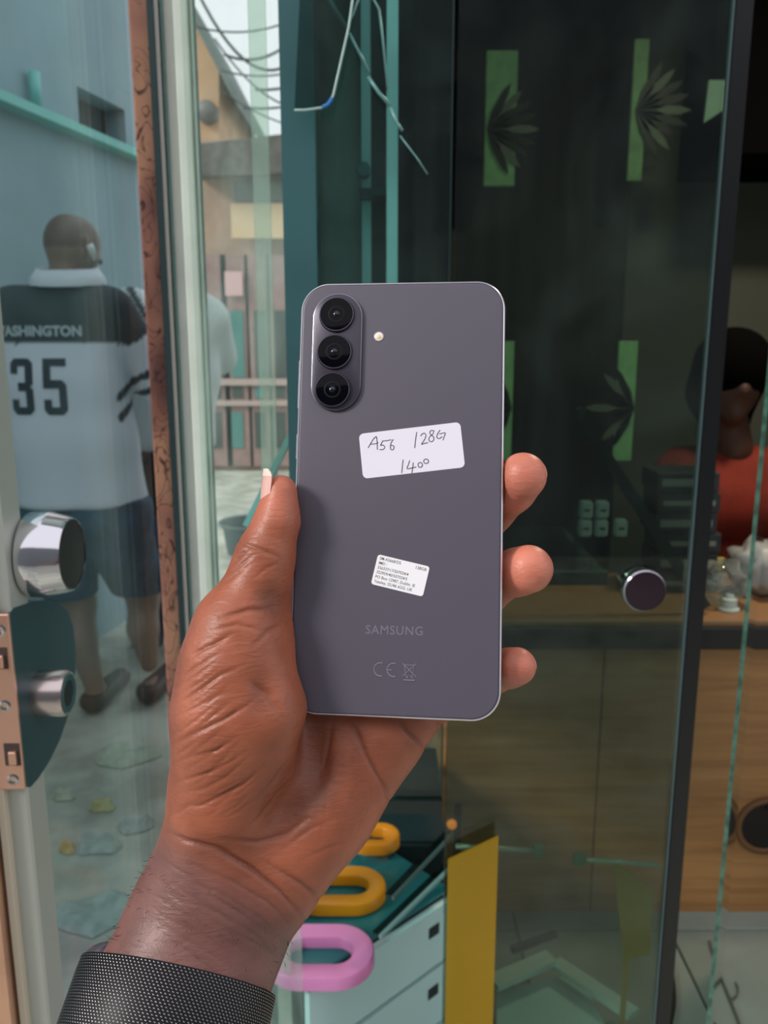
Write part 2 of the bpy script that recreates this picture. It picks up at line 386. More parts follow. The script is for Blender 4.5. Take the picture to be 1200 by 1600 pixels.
scrap(107, 1328, .03, '#c7a86a', 'small ochre scrap touching the white scrap', seed=4)
scrap(150, 1430, .12, '#9db0aa', 'pale teal flattened sheet on the yard floor above the watch', seed=5)
scrap(195, 1180, .13, '#b0bba8', 'large pale green sheet on the yard floor near the man\'s feet', seed=6)
scrap(215, 1290, .07, '#a9b1ab', 'grey paper scrap on the yard floor next to the thumb base', seed=8)

# ---------------- shop shell
FY = .97                                  # plane of the shop front
XW = -.0745; XR = 1.75; YBK = 3.2; HT = 2.55
structure(MB().box((-.0935, (FY+YBK)/2, (HT+.80)/2), (.037, YBK-FY, HT-.80)).build('wall_left', mat('dark_teal_panel', '#3a5f63', .35, 0, noise=.12, nscale=6)), 'dark teal side wall of the shop')
structure(MB().box(((XW+XR)/2, YBK+.05, HT/2), (XR-XW+.2, .1, HT)).build('wall_back', mat('shop_wall', '#5d6358', .8, noise=.05, nscale=3)), 'grey-green back wall of the shop')
structure(MB().box((XR+.05, (FY+YBK)/2, HT/2), (.1, YBK-FY, HT)).build('wall_right', mat('shop_wall_right', '#4a4f48', .8)))
structure(MB().box(((XW+XR)/2, (FY+YBK)/2, HT+.05), (XR-XW+.2, YBK-FY+.1, .1)).build('ceiling', mat('ceiling_dark', '#3a3d3c', .9)))
fl_ = structure(MB().box(((XW+XR)/2, (FY+YBK)/2, -.012), (XR-XW, YBK-FY, .03)).build('floor', mat('grout', '#5f6763', .9)))
m_tile = [mat('floor_tile_a', '#8f9a94', .35, noise=.06, nscale=9), mat('floor_tile_b', '#87928c', .35, noise=.08, nscale=7)]
ts = .36; tiles = {}
for i in range(5):
    for j in range(6):
        x0 = XW+.03+i*ts; y0 = FY+.03+j*ts
        x1 = min(x0+ts-.006, XR-.005); y1 = min(y0+ts-.006, YBK-.005)
        if x1-x0 > .03 and y1-y0 > .03: MB().box(((x0+x1)/2, (y0+y1)/2, .007), (x1-x0, y1-y0, .008), bev=.0015).build('floor_tile', m_tile[(i+j) % 2], fl_)
# dark sheet added for the shop's dark depth; upper cabinet against the back wall
mb = MB(); a, b, c, d = R4(640, -120, 1012, 1100, YBK-.12)
N_ = 44; V = []; Fc = []
for i in range(N_+1):
    x = a+(b-a)*i/N_; y = YBK-.10+.007*math.sin(i*1.35)+.006*math.sin(i*.5)
    V += [(x, y, .02), (x, y, HT-.02), (x, y+.012, .02), (x, y+.012, HT-.02)]
for i in range(N_): k = i*4; Fc += [(k, k+4, k+5, k+1), (k+2, k+3, k+7, k+6), (k+1, k+5, k+7, k+3), (k, k+2, k+6, k+4)]
Fc += [(0, 1, 3, 2), (N_*4, N_*4+2, N_*4+3, N_*4+1)]
tag(mesh('added_dark_sheet', V, Fc, mat('added_sheet_dark', '#262c2c', .8, noise=.1, nscale=4), smooth=True), 'floor-length dark sheet added before the back wall for the dark depth of the shop', 'added_dark_sheet')
ub = thing('wall_cabinet', 'black wall cabinet high in the top right corner of the shop', 'cabinet', P(1200, 244, 2.75))
a, b, c, d = R4(1136, -300, 1700, 244, 2.75); b = min(b, XR-.03); d = min(d, HT-.02)
MB().box(((a+b)/2, (2.75+YBK)/2, (c+d)/2), (b-a, YBK-2.75-.01, d-c)).build('body', mat('cabinet_black', '#08090a', .95, spec=.05), ub)
for k in range(2):
    xa = a+(b-a)*k/2+.004; xb = a+(b-a)*(k+1)/2-.004
    dr = MB().box(((xa+xb)/2, 2.742, (c+d)/2), (xb-xa, .016, d-c-.008), bev=.002).build('door', MATS['cabinet_black'], ub)
    MB().tube([(xb-.03 if k == 0 else xa+.03, 2.725, c+.03), (xb-.03 if k == 0 else xa+.03, 2.725, c+.13)], .005, 8).build('handle', mat('handle_dark', '#3a3b3e', .3, 1), dr, smooth=True)
# ---------------- shop front glass
m_ge = mat('glass_edge', '#7fb9b4', .25, 0, spec=.6)
m_gf = glass('front_glass', '#c0cdc2', 1.0, .03, dcol='#a8c4c0', dscale=6, dmin=.05)  # pale smears put the pane's faint reflections into its colour
XB = .3665; XS = .0755
pn = thing('glass_front_panel', 'large dark tinted glass shop-front pane behind the phone, fixed by a chrome knob', 'glass panel', ((XS+XB)/2, FY, .0))
zt_ = HT-.02
MB().box(((XS+.001+XB)/2, FY, zt_/2), (XB-XS-.006, .008, zt_)).build('glass_sheet', m_gf, pn)
p2 = thing('glass_front_panel', 'narrow pale teal glass shop-front pane left of the dark pane, mostly behind the phone', 'glass panel', ((XW+XS)/2, FY, .80))
MB().box(((XW+.004+XS)/2, FY, (zt_+.80)/2), (XS-XW-.008, .008, zt_-.80)).build('glass_sheet', glass('front_glass_clear', '#d6e9e7', 1.0, .03, dcol='#a8c4c0', dscale=9), p2)
structure(MB().box(((XW+XS)/2-.018, FY+.06, .79), (XS-XW+.034, .14, .018)).build('trim_9', mat('sill_dark', '#13211f', .4)))
MB().box((XS-.002, FY, (zt_+.80)/2), (.0018, .0084, zt_-.80)).build('polished_edge', mat('joint_dark', '#20302f', .3), p2)
MB().box((XB+.002, FY, zt_/2), (.002, .0084, zt_)).build('polished_edge', mat('edge_grey', '#4f6265', .3), pn)
structure(MB().box((XB+.0125, FY+.002, HT/2), (.018, .018, HT)).build('trim_1', mat('black_frame', '#08090b', .35)), 'black vertical frame bar at the right edge of the dark glass pane')
kb = thing('standoff_knob', 'round chrome glass-fixing knob with a dark face on the dark pane, right of the phone', 'knob', P(1003, 919, FY-.005))
kc = P(1003, 919, FY-.004)
MB().lathe(kc, (0, -1, 0), [(.0255, 0), (.0262, .002), (.0262, .010), (.0252, .012), (.0245, .0125)], 48, cap=False).build('chrome_rim', mat('chrome', '#d9d7dc', .12, 1), kb, auto=40)
MB().lathe(kc, (0, -1, 0), [(.0248, .0115), (.0235, .0128), (.0005, .013)], 48).build('knob_face', mat('knob_face', '#4b3d48', .12, .9), kb, auto=40)
MB().lathe(kc+Vector((0, .008, 0)), (0, 1, 0), [(.012, 0), (.012, .03), (.015, .031), (.015, .045), (.013, .047)], 28).build('spacer', MATS['chrome'], kb, auto=40)
# second clear sheet standing open on the right, seen nearly along its edge
gd = thing('glass_side_sheet', 'clear glass sheet seen along its thin green edge, right of the black bar', 'glass panel', (.545, 1.2, 0.0))
e0 = Vector((.545, 1.2, 0)); ed = Vector((.50, 1, 0)).normalized(); en = Vector((ed.y, -ed.x, 0))*.006
MB().slab(e0, e0+ed*.45, e0+ed*.45+Vector((0, 0, 2.3)), e0+Vector((0, 0, 2.3)), en).build('glass_sheet', glass('side_glass', '#d5e8e2', 1, .02), gd)
q0 = e0-ed*.003; MB().slab(q0, q0+ed*.003, q0+ed*.003+Vector((0, 0, 2.3)), q0+Vector((0, 0, 2.3)), en).build('green_edge', mat('green_edge', '#5f8a7c', .3, noise=.35, nscale=60), gd)

# ---------------- left: patterned jamb, seal, milky profiles, side light
m_jamb = bpy.data.materials.new('patterned_stone'); m_jamb.use_nodes = True; t = m_jamb.node_tree; b = t.nodes['Principled BSDF']
g = t.nodes.new('ShaderNodeTexCoord'); mp1 = t.nodes.new('ShaderNodeMapping'); mp1.inputs['Scale'].default_value = (1, 1, .55)
n1 = t.nodes.new('ShaderNodeTexNoise'); n1.inputs['Scale'].default_value = 9; n1.inputs['Detail'].default_value = 3
r1 = t.nodes.new('ShaderNodeValToRGB'); e = r1.color_ramp.elements; e[0].position = .35; e[0].color = lin('#5a3a36'); e[1].position = .65; e[1].color = lin('#b08468'); x = e.new(.5); x.color = lin('#8f6152')
n2 = t.nodes.new('ShaderNodeTexNoise'); n2.inputs['Scale'].default_value = 34; n2.inputs['Detail'].default_value = 1; n2.inputs['Distortion'].default_value = 2.2
r2 = t.nodes.new('ShaderNodeValToRGB'); e = r2.color_ramp.elements; e[0].position = .475; e[0].color = (1, 1, 1, 1); e[1].position = .525; e[1].color = (1, 1, 1, 1); x = e.new(.5); x.color = (.12, .09, .09, 1)
mx = t.nodes.new('ShaderNodeMixRGB'); mx.blend_type = 'MULTIPLY'; mx.inputs[0].default_value = 1
for A, B in ((g.outputs['Object'], mp1.inputs[0]), (mp1.outputs[0], n1.inputs[0]), (mp1.outputs[0], n2.inputs[0]), (n1.outputs[0], r1.inputs[0]), (n2.outputs[0], r2.inputs[0]), (r1.outputs[0], mx.inputs[1]), (r2.outputs[0], mx.inputs[2]), (mx.outputs[0], b.inputs['Base Color'])): t.links.new(A, B)
b.inputs['Roughness'].default_value = .3
JY = 1.12
structure(MB().box((-.3, JY+.02, 1.3), (.026, .04, 2.6), bev=.003).build('trim_2', m_jamb), 'narrow brown patterned stone jamb between the door and the side light')
structure(MB().box((-.2835, JY+.005, 1.3), (.007, .03, 2.6)).build('trim_3', mat('seal_dark', '#1e3236', .5)), 'thin dark seal beside the patterned stone jamb')
milk = mat('milky_plastic', '#d8d8cf', .35, 0, noise=.08, nscale=12); clr = glass('clear_profile', '#e9f1ec', 1, .25, dcol='#e8eeea', dscale=4)
structure(MB().box((-.2775, JY+.004, 1.3), (.0045, .02, 2.6)).build('trim_4', mat('pale_line', '#d9cfc8', .4)))
structure(MB().box((-.2535, JY+.006, 1.3), (.034, .004, 2.6)).build('trim_5', glass('frosted_profile', '#eef2ec', .6, .9, dcol='#fbf8f2', dscale=6, dmin=.8)), 'milky translucent vertical profile on the side light')
structure(MB().box((-.2475, JY-.002, 1.3), (.019, .006, 2.6), bev=.0015).build('trim_10', mat('white_profile', '#e9e6dc', .35, noise=.08, nscale=7)), 'white vertical plastic profile on the side light, left of the phone')
structure(MB().box((-.2345, JY+.004, 1.3), (.003, .016, 2.6)).build('trim_6', milk))
structure(MB().box((-.2715, JY+.004, 1.3), (.002, .016, 2.6)).build('trim_7', mat('teal_line', '#5f7f7a', .4)))
a = Vector((-.2745, JY+.02, 0)); b_ = Vector((-.1125, FY+.02, 0)); n_ = Vector((0, .006, 0))
w1 = structure(MB().slab(a, b_, b_+Vector((0, 0, 2.6)), a+Vector((0, 0, 2.6)), n_).build('window_1', glass('sidelight_glass', '#f3f8f5', .7, .2, dcol='#dfe9e4', dscale=6)), 'clear side light glass to the left of the phone')  # washed-out haze put into the side light as pale smears
c_ = a.lerp(b_, .72); structure(MB().slab(c_+Vector((0, .03, 0)), c_+Vector((.022, .016, 0)), c_+Vector((.022, .016, 2.6)), c_+Vector((0, .03, 2.6)), n_).build('trim_8', glass('green_strip', '#eef6ef', .6, .28, dcol='#e8ebe6', dmin=.7)))
# slanting glass strip near the thumb nail
gs = MB(); p0 = P(468, 650, 1.03); p1 = P(383, 822, 1.03); dd = (p1-p0).normalized(); sd = Vector((dd.z, 0, -dd.x))*.0035
gs.slab(p0-sd, p1-sd, p1+sd, p0+sd, (0, .05, 0)); tag(gs.build('glass_offcut', m_ge), 'slanting glass strip behind the phone, above the thumb tip', 'glass strip')

# ---------------- door on the left with lock and knobs
XD = -.3027
d1 = bpy.data.objects.new('door_1', None); COL.objects.link(d1); d1.location = (XD, .65, 0); structure(d1, 'open glass door at the left edge with a half-round lock and chrome knob')
MB().box((XD-.014, (.655+1.105)/2, 1.2), (.010, .45, 2.36)).build('glass_pane', glass('door_glass', '#f1faf9', .3, .04, dcol='#bcd8d8', dscale=5), d1)
MB().box((XD-.0135, .662, 1.2), (.026, .036, 2.36), bev=.002).build('edge_profile', mat('alu_profile', '#b3b6ae', .4, .3), d1)
MB().box((XD-.0205, .641, 1.2), (.006, .008, 2.36)).build('edge_bead', mat('pale_bead', '#c4b8a4', .5), d1)
MB().box((XD-.045, .655, 1.2), (.034, .05, 2.36)).build('edge_strip', mat('tan_strip', '#b98f72', .5, noise=.08), d1)
lockc = MB(); out = [(14, 962), (22, 950), (48, 941), (72, 937), (92, 941), (106, 955), (114, 978), (118, 1010), (118, 1045), (114, 1085), (106, 1120), (93, 1158), (76, 1192), (60, 1216), (48, 1230), (38, 1232)]
poly = []
for (x, y) in out: p = XP(x, y, XD); poly.append((p.y, p.z))
poly = [(max(.6405, y), z) for y, z in poly]
lk_ = MB().prism(poly, (XD-.026, 0, 0), (0, 1, 0), (0, 0, 1), (.026, 0, 0)).build('lock_case', mat('lock_case', '#2d4a50', .4, .3), d1)
zf0, zf1 = 1.0035, 1.158
fp = MB().box((XD-.0135, .6385, (zf0+zf1)/2), (.029, .004, zf1-zf0), bev=.0008).build('faceplate', mat('rose_metal', '#d9a994', .28, .85), lk_)
for (x, y) in ((8, 1103), (21, 1218), (0, 985)):
    p = P(x, y, .637); MB().lathe(p+Vector((0, .0005, 0)), (0, -1, 0), [(.0056, 0), (.0054, .001), (.0035, .0017), (.0012, .0008)], 20).build('screw', mat('screw', '#b9b3ae', .2, 1), lk_, auto=40)
for (xa, ya, xb, yb) in ((9, 1162, 30, 1196), (-12, 1012, 10, 1045)):
    p = P(xa, yb, .6362); q_ = P(xb, ya, .6362); MB().box(((p.x+q_.x)/2, .6362, (p.z+q_.z)/2), (q_.x-p.x, .001, q_.z-p.z)).build('strike_slot', mat('slot_dark', '#3a2f2c', .6), lk_)
    MB().box(((p.x+q_.x)/2+.001, .6345, (p.z+q_.z)/2-.002), ((q_.x-p.x)*.5, .005, (q_.z-p.z)*.6), bev=.0008).build('latch', MATS['rose_metal'], lk_)
pc = XP(60, 1083, XD); ky = MB().lathe(pc, (1, 0, 0), [(.020, 0), (.020, .024), (.0185, .0265), (.0165, .027)], 40, cap=False).build('cylinder', mat('satin_chrome', '#cfc0bd', .25, 1), lk_, auto=40)
MB().lathe(pc, (1, 0, 0), [(.0168, .0262), (.0160, .0272), (.0118, .0270), (.0112, .0262)], 36, cap=False).build('cylinder_ring', mat('teal_metal', '#3f6a70', .3, .8), lk_, auto=40)
MB().lathe(pc, (1, 0, 0), [(.0115, .0262), (.0113, .0266), (.0005, .0267)], 36).build('keyway', mat('keyway', '#0b0e10', .4), lk_, auto=40)
kn = XP(47, 866, XD)
k1 = MB().lathe(kn+Vector((0, 0, 0)), (1, 0, 0), [(.026, 0), (.0355, .001), (.0368, .004), (.0368, .018), (.0358, .020), (.0322, .034), (.0310, .0365), (.030, .0368)], 56, cap=False).build('door_knob', MATS['chrome'], d1, auto=35)
MB().lathe(kn, (1, 0, 0), [(.0304, .0362), (.0295, .0358), (.0005, .0356)], 56).build('knob_disc', mat('knob_disc', '#2a191c', .15, .3), k1, auto=40)
k2 = MB().lathe(kn+Vector((-.028, 0, 0)), (-1, 0, 0), [(.024, 0), (.0335, .001), (.0345, .003), (.0345, .014), (.031, .022), (.001, .0225)], 56).build('door_knob', MATS['chrome'], d1, auto=35)
# ------------------------------------------------------------------ people in the background
def body_field(lo, hi, h=.011): return Field(lo, hi, h)
def joint(px, py, Y, dy=0): v = P(px, py, Y); return (v.x, v.y+dy, v.z)
def lim(a, ra, b, rb, sc=None): t = (*a, ra, *b, rb); return t+(sc,) if sc else t
def grid3(f): return [(f.lo[i]+f.h*np.arange(f.n[i])).astype(np.float32).reshape([-1 if q == i else 1 for q in range(3)]) for i in range(3)]
def fbuild(name, f, hf, m, parent=None, it=2, tonef=None):
    V, Q = surface_nets(hf, f.lo, f.h); V = relax(V, Q, it, .5); return np_mesh(name, V, Q, m, parent, attr=tonef(V) if tonef else None)
def toned(name, rough=.7, sheen=0):
    if name in MATS: return MATS[name]
    m = bpy.data.materials.new(name); m.use_nodes = True; t = m.node_tree; b = t.nodes['Principled BSDF']; va = t.nodes.new('ShaderNodeVertexColor'); va.layer_name = 'tone'
    t.links.new(va.outputs[0], b.inputs['Base Color']); b.inputs['Roughness'].default_value = rough; MATS[name] = m; return m
Y1 = 2.92
J = lambda x, y, dy=0: joint(x, y, Y1, dy)
hd = J(108, 388, .03); nk = J(104, 432); 
f = body_field((-1.45, 2.45, -.02), (-.50, 3.55, 1.85), .0115)
sk = (1, 1, 1)
shL = J(22, 486); shR = J(172, 488); ebR = J(226, 590, .10); wrR = J(262, 610, .34); ebL = J(-8, 590, .10); wrL = J(60, 640, .36)
hipL = J(92, 822); hipR = J(178, 822); knL = J(118, 950, .04); knR = J(212, 945, .10); anL = J(146, 1078, .02); anR = J(222, 1052, .10)
torso = [lim(J(52, 505), .10, J(146, 505), .10, (1, .85, 1)), lim(J(70, 560), .115, J(130, 560), .115, (1, .85, 1)), lim(J(85, 660), .125, J(140, 660), .125, (1, .85, 1)), lim(J(98, 770), .14, J(160, 770), .14, (1, .85, 1)), lim(J(88, 475), .06, J(122, 475), .06)]
arms = [lim(shL, .078, ebL, .052), lim(ebL, .048, wrL, .032), lim(shR, .078, ebR, .052), lim(ebR, .048, wrR, .032), lim(wrR, .03, J(275, 612, .43), .034, (1, 1, .6)), lim(wrL, .03, J(75, 640, .45), .034, (1, 1, .6))]
legs = [lim(hipL, .10, knL, .062), lim(hipR, .10, knR, .062), lim(knL, .056, J(126, 1000, .0), .056), lim(J(126, 1000, .0), .056, anL, .036), lim(knR, .056, J(216, 990, .06), .056), lim(J(216, 990, .06), .056, anR, .036),
        lim((anL[0], anL[1]-.02, .045), .038, (anL[0]+.03, anL[1]+.17, .035), .03), lim((anR[0], anR[1]-.02, .045), .038, (anR[0]+.03, anR[1]+.17, .035), .03)]
fwd = Vector((.55, .83, 0)); rgt = Vector((.83, -.55, 0)); H = Vector(hd)
def hp(f_, r_, u_): v = H+fwd*f_+rgt*r_+Vector((0, 0, u_)); return tuple(v)
head = [lim(hp(-.012, 0, .018), .086, hp(.02, 0, .02), .082, (.95, 1, 1.12)), lim(hp(.03, 0, -.045), .058, hp(.055, 0, -.075), .036), lim(nk, .058, (nk[0], nk[1]+.01, hd[2]-.06), .055),
        lim(hp(.098, 0, -.01), .009, hp(.112, 0, -.035), .013), lim(hp(-.01, .085, -.01), .012, hp(-.012, .088, .02), .014, (.6, 1, 1.2)), lim(hp(-.01, -.085, -.01), .012, hp(-.012, -.088, .02), .014, (.6, 1, 1.2))]
bf = smin(smin(f.group(torso, .012), f.group(arms, .006), .03), f.group(head, .007), .02); bf = smin(bf, f.group(legs, .008), .03)
def tone1(V):
    d = V-np.array(H); up = d[:, 2]; fr = d@np.array(fwd)
    base = np.tile(np.array([.30, .19, .145]), (len(V), 1)); hair = ((up > .0) & (fr < .06))*.45
    beard = (((up < -.03) & (up > -.12)) & (fr > .02))*.8
    return base*(1-np.clip(hair+beard, 0, .85))[:, None]
man = thing('person', 'man seen from behind in a black and white number 35 jersey and denim shorts', 'person', (J(130, 900)[0], Y1, 0))
fbuild('body', f, bf, toned('skin_far', .5), man, tonef=tone1)
# jersey
jt = f.group([lim(J(50, 505), .12, J(66, 600), .13, (1, .9, 1)), lim(J(66, 600), .13, J(80, 690), .145, (1, .9, 1)), lim(J(80, 690), .145, J(98, 790), .16, (1, .9, 1)), lim(J(146, 505), .12, J(138, 600), .132, (1, .9, 1)), lim(J(138, 600), .132, J(146, 690), .145, (1, .9, 1)), lim(J(146, 690), .145, J(162, 790), .16, (1, .9, 1)), lim(J(84, 470), .075, J(126, 470), .075, (1, .9, .8)), lim(J(100, 520), .12, J(110, 780), .15, (1, .9, 1))], .018)
ja = f.group([lim(shL, .086, ebL, .078), lim(shR, .086, ebR, .078), lim(ebR, .078, J(244, 604, .14), .076)], .006)
G = grid3(f)
hem = P(140, 786, Y1).z; slope = (G[0]-J(140, 786)[0])*(-.10)
jt = np.maximum(jt, (hem+slope*0)-G[2])
jj = smin(jt, ja, .03)
# neck opening
ck = np.sqrt((G[0]-nk[0])**2+(G[1]-nk[1]-.02)**2+(G[2]*0))-.066
jj = np.maximum(jj, -np.maximum(ck, nk[2]-.03-G[2]))
yoke_z = P(100, 538, Y1).z
def tonej(V):
    W = np.array([.80, .84, .95]); K = np.array([.018, .035, .045])
    px_ = 600+V[:, 0]*0
    z = V[:, 2]; t = np.tile(W, (len(V), 1)); armR = V[:, 0] > J(176, 500)[0]
    black = z > yoke_z; t[black] = K
    # sleeve rings run across the arm
    ax = np.array(ebR)-np.array(shR); L_ = np.linalg.norm(ax); s = (V-np.array(shR))@ax/L_/L_
    sl2 = (V[:, 0] > J(186, 500)[0]) & (z < yoke_z+.06)
    t[sl2 & (s > .42)] = W; t[sl2 & (s > .80) & (s < .90)] = K*1.5; t[sl2 & (s > 1.02) & (s < 1.12)] = K*1.5
    return t
f2 = f
jer = fbuild('jersey', f, jj, toned('jersey_cloth', .75), man, 2, tonej)
jer['label'] = 'white football jersey with black yoke and the number 35'
dgv = [v.co+Vector(loc_of(jer)) for v in jer.data.vertices]; bv = BVHTree.FromPolygons(dgv, [tuple(p.vertices) for p in jer.data.polygons])
def on_back(V2, Fc, cen, th=.006):
    """drop flat artwork (x, z) on to the back of the jersey"""
    bm = bmesh.new(); vs = [bm.verts.new((x, 0, z)) for x, z in V2]
    for q in Fc:
        try: bm.faces.new([vs[i] for i in q])
        except ValueError: pass
    bmesh.ops.triangulate(bm, faces=bm.faces[:])
    for _ in range(5):
        le = [e for e in bm.edges if e.calc_length() > .014]
        if not le: break
        bmesh.ops.subdivide_edges(bm, edges=le, cuts=1); bmesh.ops.triangulate(bm, faces=bm.faces[:])
    out = []; bm.verts.index_update()
    for v in bm.verts:
        x, z = v.co.x+cen.x, v.co.z+cen.z; h = bv.ray_cast(Vector((x, 1.5, z)), Vector((0, 1, 0))); y = h[0].y if h[0] else cen.y; out.append(Vector((x, y-th, z)))
    F2 = [tuple(v.index for v in q.verts) for q in bm.faces]; bm.free(); return out, F2
def block_digit(ch, w, h, t):
    c = t*.55
    if ch == '5': return [[(0, h), (w, h), (w, h-t), (t, h-t), (t, h*.62), (w-c, h*.62), (w, h*.62-c), (w, c), (w-c, 0), (c, 0), (0, c), (0, h*.28), (t, h*.28), (t, t), (w-t, t), (w-t, h*.62-t), (0, h*.62-t)]]
    return [[(c, h), (w-c, h), (w, h-c), (w, h*.5+c*.6), (w-c*.6, h*.5), (w, h*.5-c*.6), (w, c), (w-c, 0), (c, 0), (0, c), (0, h*.28), (t, h*.28), (t, t), (w-t, t), (w-t, h*.5-t*.5), (w*.35, h*.5-t*.5), (w*.35, h*.5+t*.5), (w-t, h*.5+t*.5), (w-t, h-t), (t, h-t), (t, h*.72), (0, h*.72), (0, h-c)]]
pxm = Y1/1300/1.02
for ch, x0 in (('3', 20), ('5', 72)):
    a = P(x0, 648, Y1-.13); w = 37*pxm*.955; h_ = 88*pxm*.955; poly = block_digit(ch, w, h_, 12*pxm)[0]
    nu, nv_ = 30, 66; inside = lambda x, y: sum(((poly[k][1] > y) != (poly[k-1][1] > y)) and (x < (poly[k-1][0]-poly[k][0])*(y-poly[k][1])/(poly[k-1][1]-poly[k][1])+poly[k][0]) for k in range(len(poly))) % 2
    pts = [(w*i_/nu, h_*j_/nv_) for j_ in range(nv_+1) for i_ in range(nu+1)]
    cells = [(j_*(nu+1)+i_, j_*(nu+1)+i_+1, (j_+1)*(nu+1)+i_+1, (j_+1)*(nu+1)+i_) for j_ in range(nv_) for i_ in range(nu) if inside(w*(i_+.5)/nu, h_*(j_+.5)/nv_)]
    V = []
    for (x, z) in pts: hq = bv.ray_cast(Vector((x+a.x, 1.5, z+a.z)), Vector((0, 1, 0))); V.append(Vector((x+a.x, (hq[0].y if hq[0] else a.y)-.003, z+a.z)))
    Fc = cells
    o = mesh('jersey_number', V, Fc, mat('number_navy', '#1c2b3a', .7), jer)
V, Fc = text_mesh('WASHINGTON', .0445, 1.0, .002); c = P(57, 518, Y1-.11)
V, Fc = on_back([(v.x, v.y) for v in V], Fc, c); mesh('jersey_name', V, Fc, mat('name_white', '#b9c6cc', .7), jer)
cl = MB(); cz = P(80, 430, Y1).z
ring = [[(nk[0]+r*math.cos(a)*1.18, nk[1]+.01+r*math.sin(a)*.95, cz+dz+.012*math.sin(a)) for a in [2*math.pi*k/28 for k in range(28)]] for r, dz in ((.108, -.03), (.106, -.01), (.086, .024), (.080, .022), (.088, -.005), (.094, -.032))]
mesh('collar', *loft(ring, False, False), mat('collar_white', '#dfe6ee', .7), jer, smooth=True)
# denim shorts with turned hems
sh = f.group([lim(J(98, 800), .150, J(174, 800), .150, (1, .9, 1)), lim(hipL, .125, J(104, 925, .03), .102), lim(hipR, .125, J(208, 925, .08), .100)], .008)
sh = np.maximum(sh, P(150, 934, Y1).z-G[2]); sh = np.maximum(sh, G[2]-P(140, 775, Y1).z)
ds = fbuild('denim_shorts', f, sh, mat('denim', '#2c4a63', .85, noise=.35, nscale=9), man)
for an in (anL, anR):
    sh_ = f.group([lim((an[0], an[1]-.04, .05), .048, (an[0]+.03, an[1]+.20, .04), .04)], .005); sh_ = np.maximum(sh_, G[2]-.075); sh_ = np.maximum(sh_, .004-G[2])
    fbuild('shoe', f, sh_, mat('shoe_dark', '#3a2f2c', .6), man)
MB().tube([hp(-.006, .098, .01), hp(.0, .101, -.005), hp(.012, .099, -.04)], [.012, .012, .006], 10).build('earpiece', mat('white_plastic', '#e6ecec', .3), man, smooth=True)

# second person bending forward behind the jamb
Y2 = 3.6
J = lambda x, y, dy=0: joint(x, y, Y2, dy)
f = body_field((-1.5, 3.1, -.02), (-.42, 4.5, 1.75), .012)
bt = [lim(J(246, 520), .115, J(246, 700), .125), lim(J(285, 520, .08), .115, J(280, 700), .125), lim(J(236, 510), .11, J(298, 505, .1), .115), lim(J(236, 600), .11, J(290, 590, .05), .115), lim(J(240, 690), .12, J(282, 690), .12)]
ba = [lim(J(206, 482), .07, J(196, 560, .12), .052), lim(J(196, 560, .12), .045, J(215, 600, .36), .034), lim(J(318, 500, .1), .07, J(330, 560, .2), .052), lim(J(330, 560, .2), .045, J(300, 590, .42), .034)]
bl = [lim(J(240, 760), .10, J(234, 900, .02), .064), lim(J(234, 900, .02), .06, J(228, 1040), .042), lim(J(284, 760), .10, J(290, 900, .02), .064), lim(J(290, 900, .02), .06, J(288, 1040), .042)]
hh2 = J(268, 432, .22)
bh = [lim(hh2, .085, (hh2[0], hh2[1]+.03, hh2[2]-.05), .07), lim((hh2[0], hh2[1]-.02, hh2[2]-.03), .055, J(268, 480, .1), .06), lim((hh2[0], hh2[1]+.09, hh2[2]-.05), .012, (hh2[0], hh2[1]+.1, hh2[2]-.065), .013)]
ft = [lim((J(228, 1040)[0], Y2-.03, .05), .045, (J(228, 1040)[0]+.02, Y2+.16, .04), .035), lim((J(288, 1040)[0], Y2-.03, .05), .045, (J(288, 1040)[0]+.02, Y2+.16, .04), .035)]
bl += [lim(J(228, 1040), .042, (J(228, 1040)[0], Y2, .06), .038), lim(J(288, 1040), .042, (J(288, 1040)[0], Y2, .06), .038)]
man2 = thing('person', 'second person in a striped white top bending forward behind the stone jamb', 'person', (J(260, 900)[0], Y2, 0))
bf = smin(smin(f.group(bt, .012), f.group(ba, .006), .03), smin(f.group(bh, .008), f.group(bl+ft, .008), .02), .02)
fbuild('body', f, bf, toned('skin_far', .5), man2, tonef=lambda V: np.tile(np.array([.13, .07, .05]), (len(V), 1)))
top = smin(f.group([(*q[:3], q[3]+.022, *q[4:7], q[7]+.022) for q in bt], .012), f.group([(*q[:3], q[3]+.02, *q[4:7], q[7]+.025) for q in (ba[0], ba[2])], .006), .03)
G = grid3(f); top = np.maximum(top, P(260, 700, Y2).z-G[2])
def tt2(V):
    W = np.tile(np.array([.60, .66, .66]), (len(V), 1)); d = (V[:, 0]-J(206, 450)[0])+ (V[:, 2]-J(206, 460)[2])*.75
    W[(np.abs(d-.02) < .016) & (V[:, 2] > J(0, 560)[2])] = (.03, .06, .07); return W
fbuild('top', f, top, toned('jersey_cloth'), man2, tonef=tt2)
sh = f.group([lim(J(240, 720), .14, J(284, 720), .14), lim(J(240, 760), .115, J(236, 810), .10), lim(J(284, 760), .115, J(288, 810), .10)], .008); sh = np.maximum(sh, P(0, 800, Y2).z-G[2]); sh = np.maximum(sh, G[2]-P(0, 692, Y2).z)
fbuild('dark_bag_shorts', f, sh, mat('dark_cloth', '#2a3136', .85), man2).name = 'shorts'
tr = f.group([lim(J(238, 790), .10, J(234, 900, .02), .082), lim(J(234, 900, .02), .082, J(228, 1050), .066), lim(J(286, 790), .10, J(290, 900, .02), .082), lim(J(290, 900, .02), .082, J(288, 1050), .066)], .006)
tr = np.maximum(tr, P(0, 1066, Y2).z-G[2])
fbuild('trousers', f, tr, mat('denim_blue', '#4a6788', .85, noise=.2, nscale=9), man2)

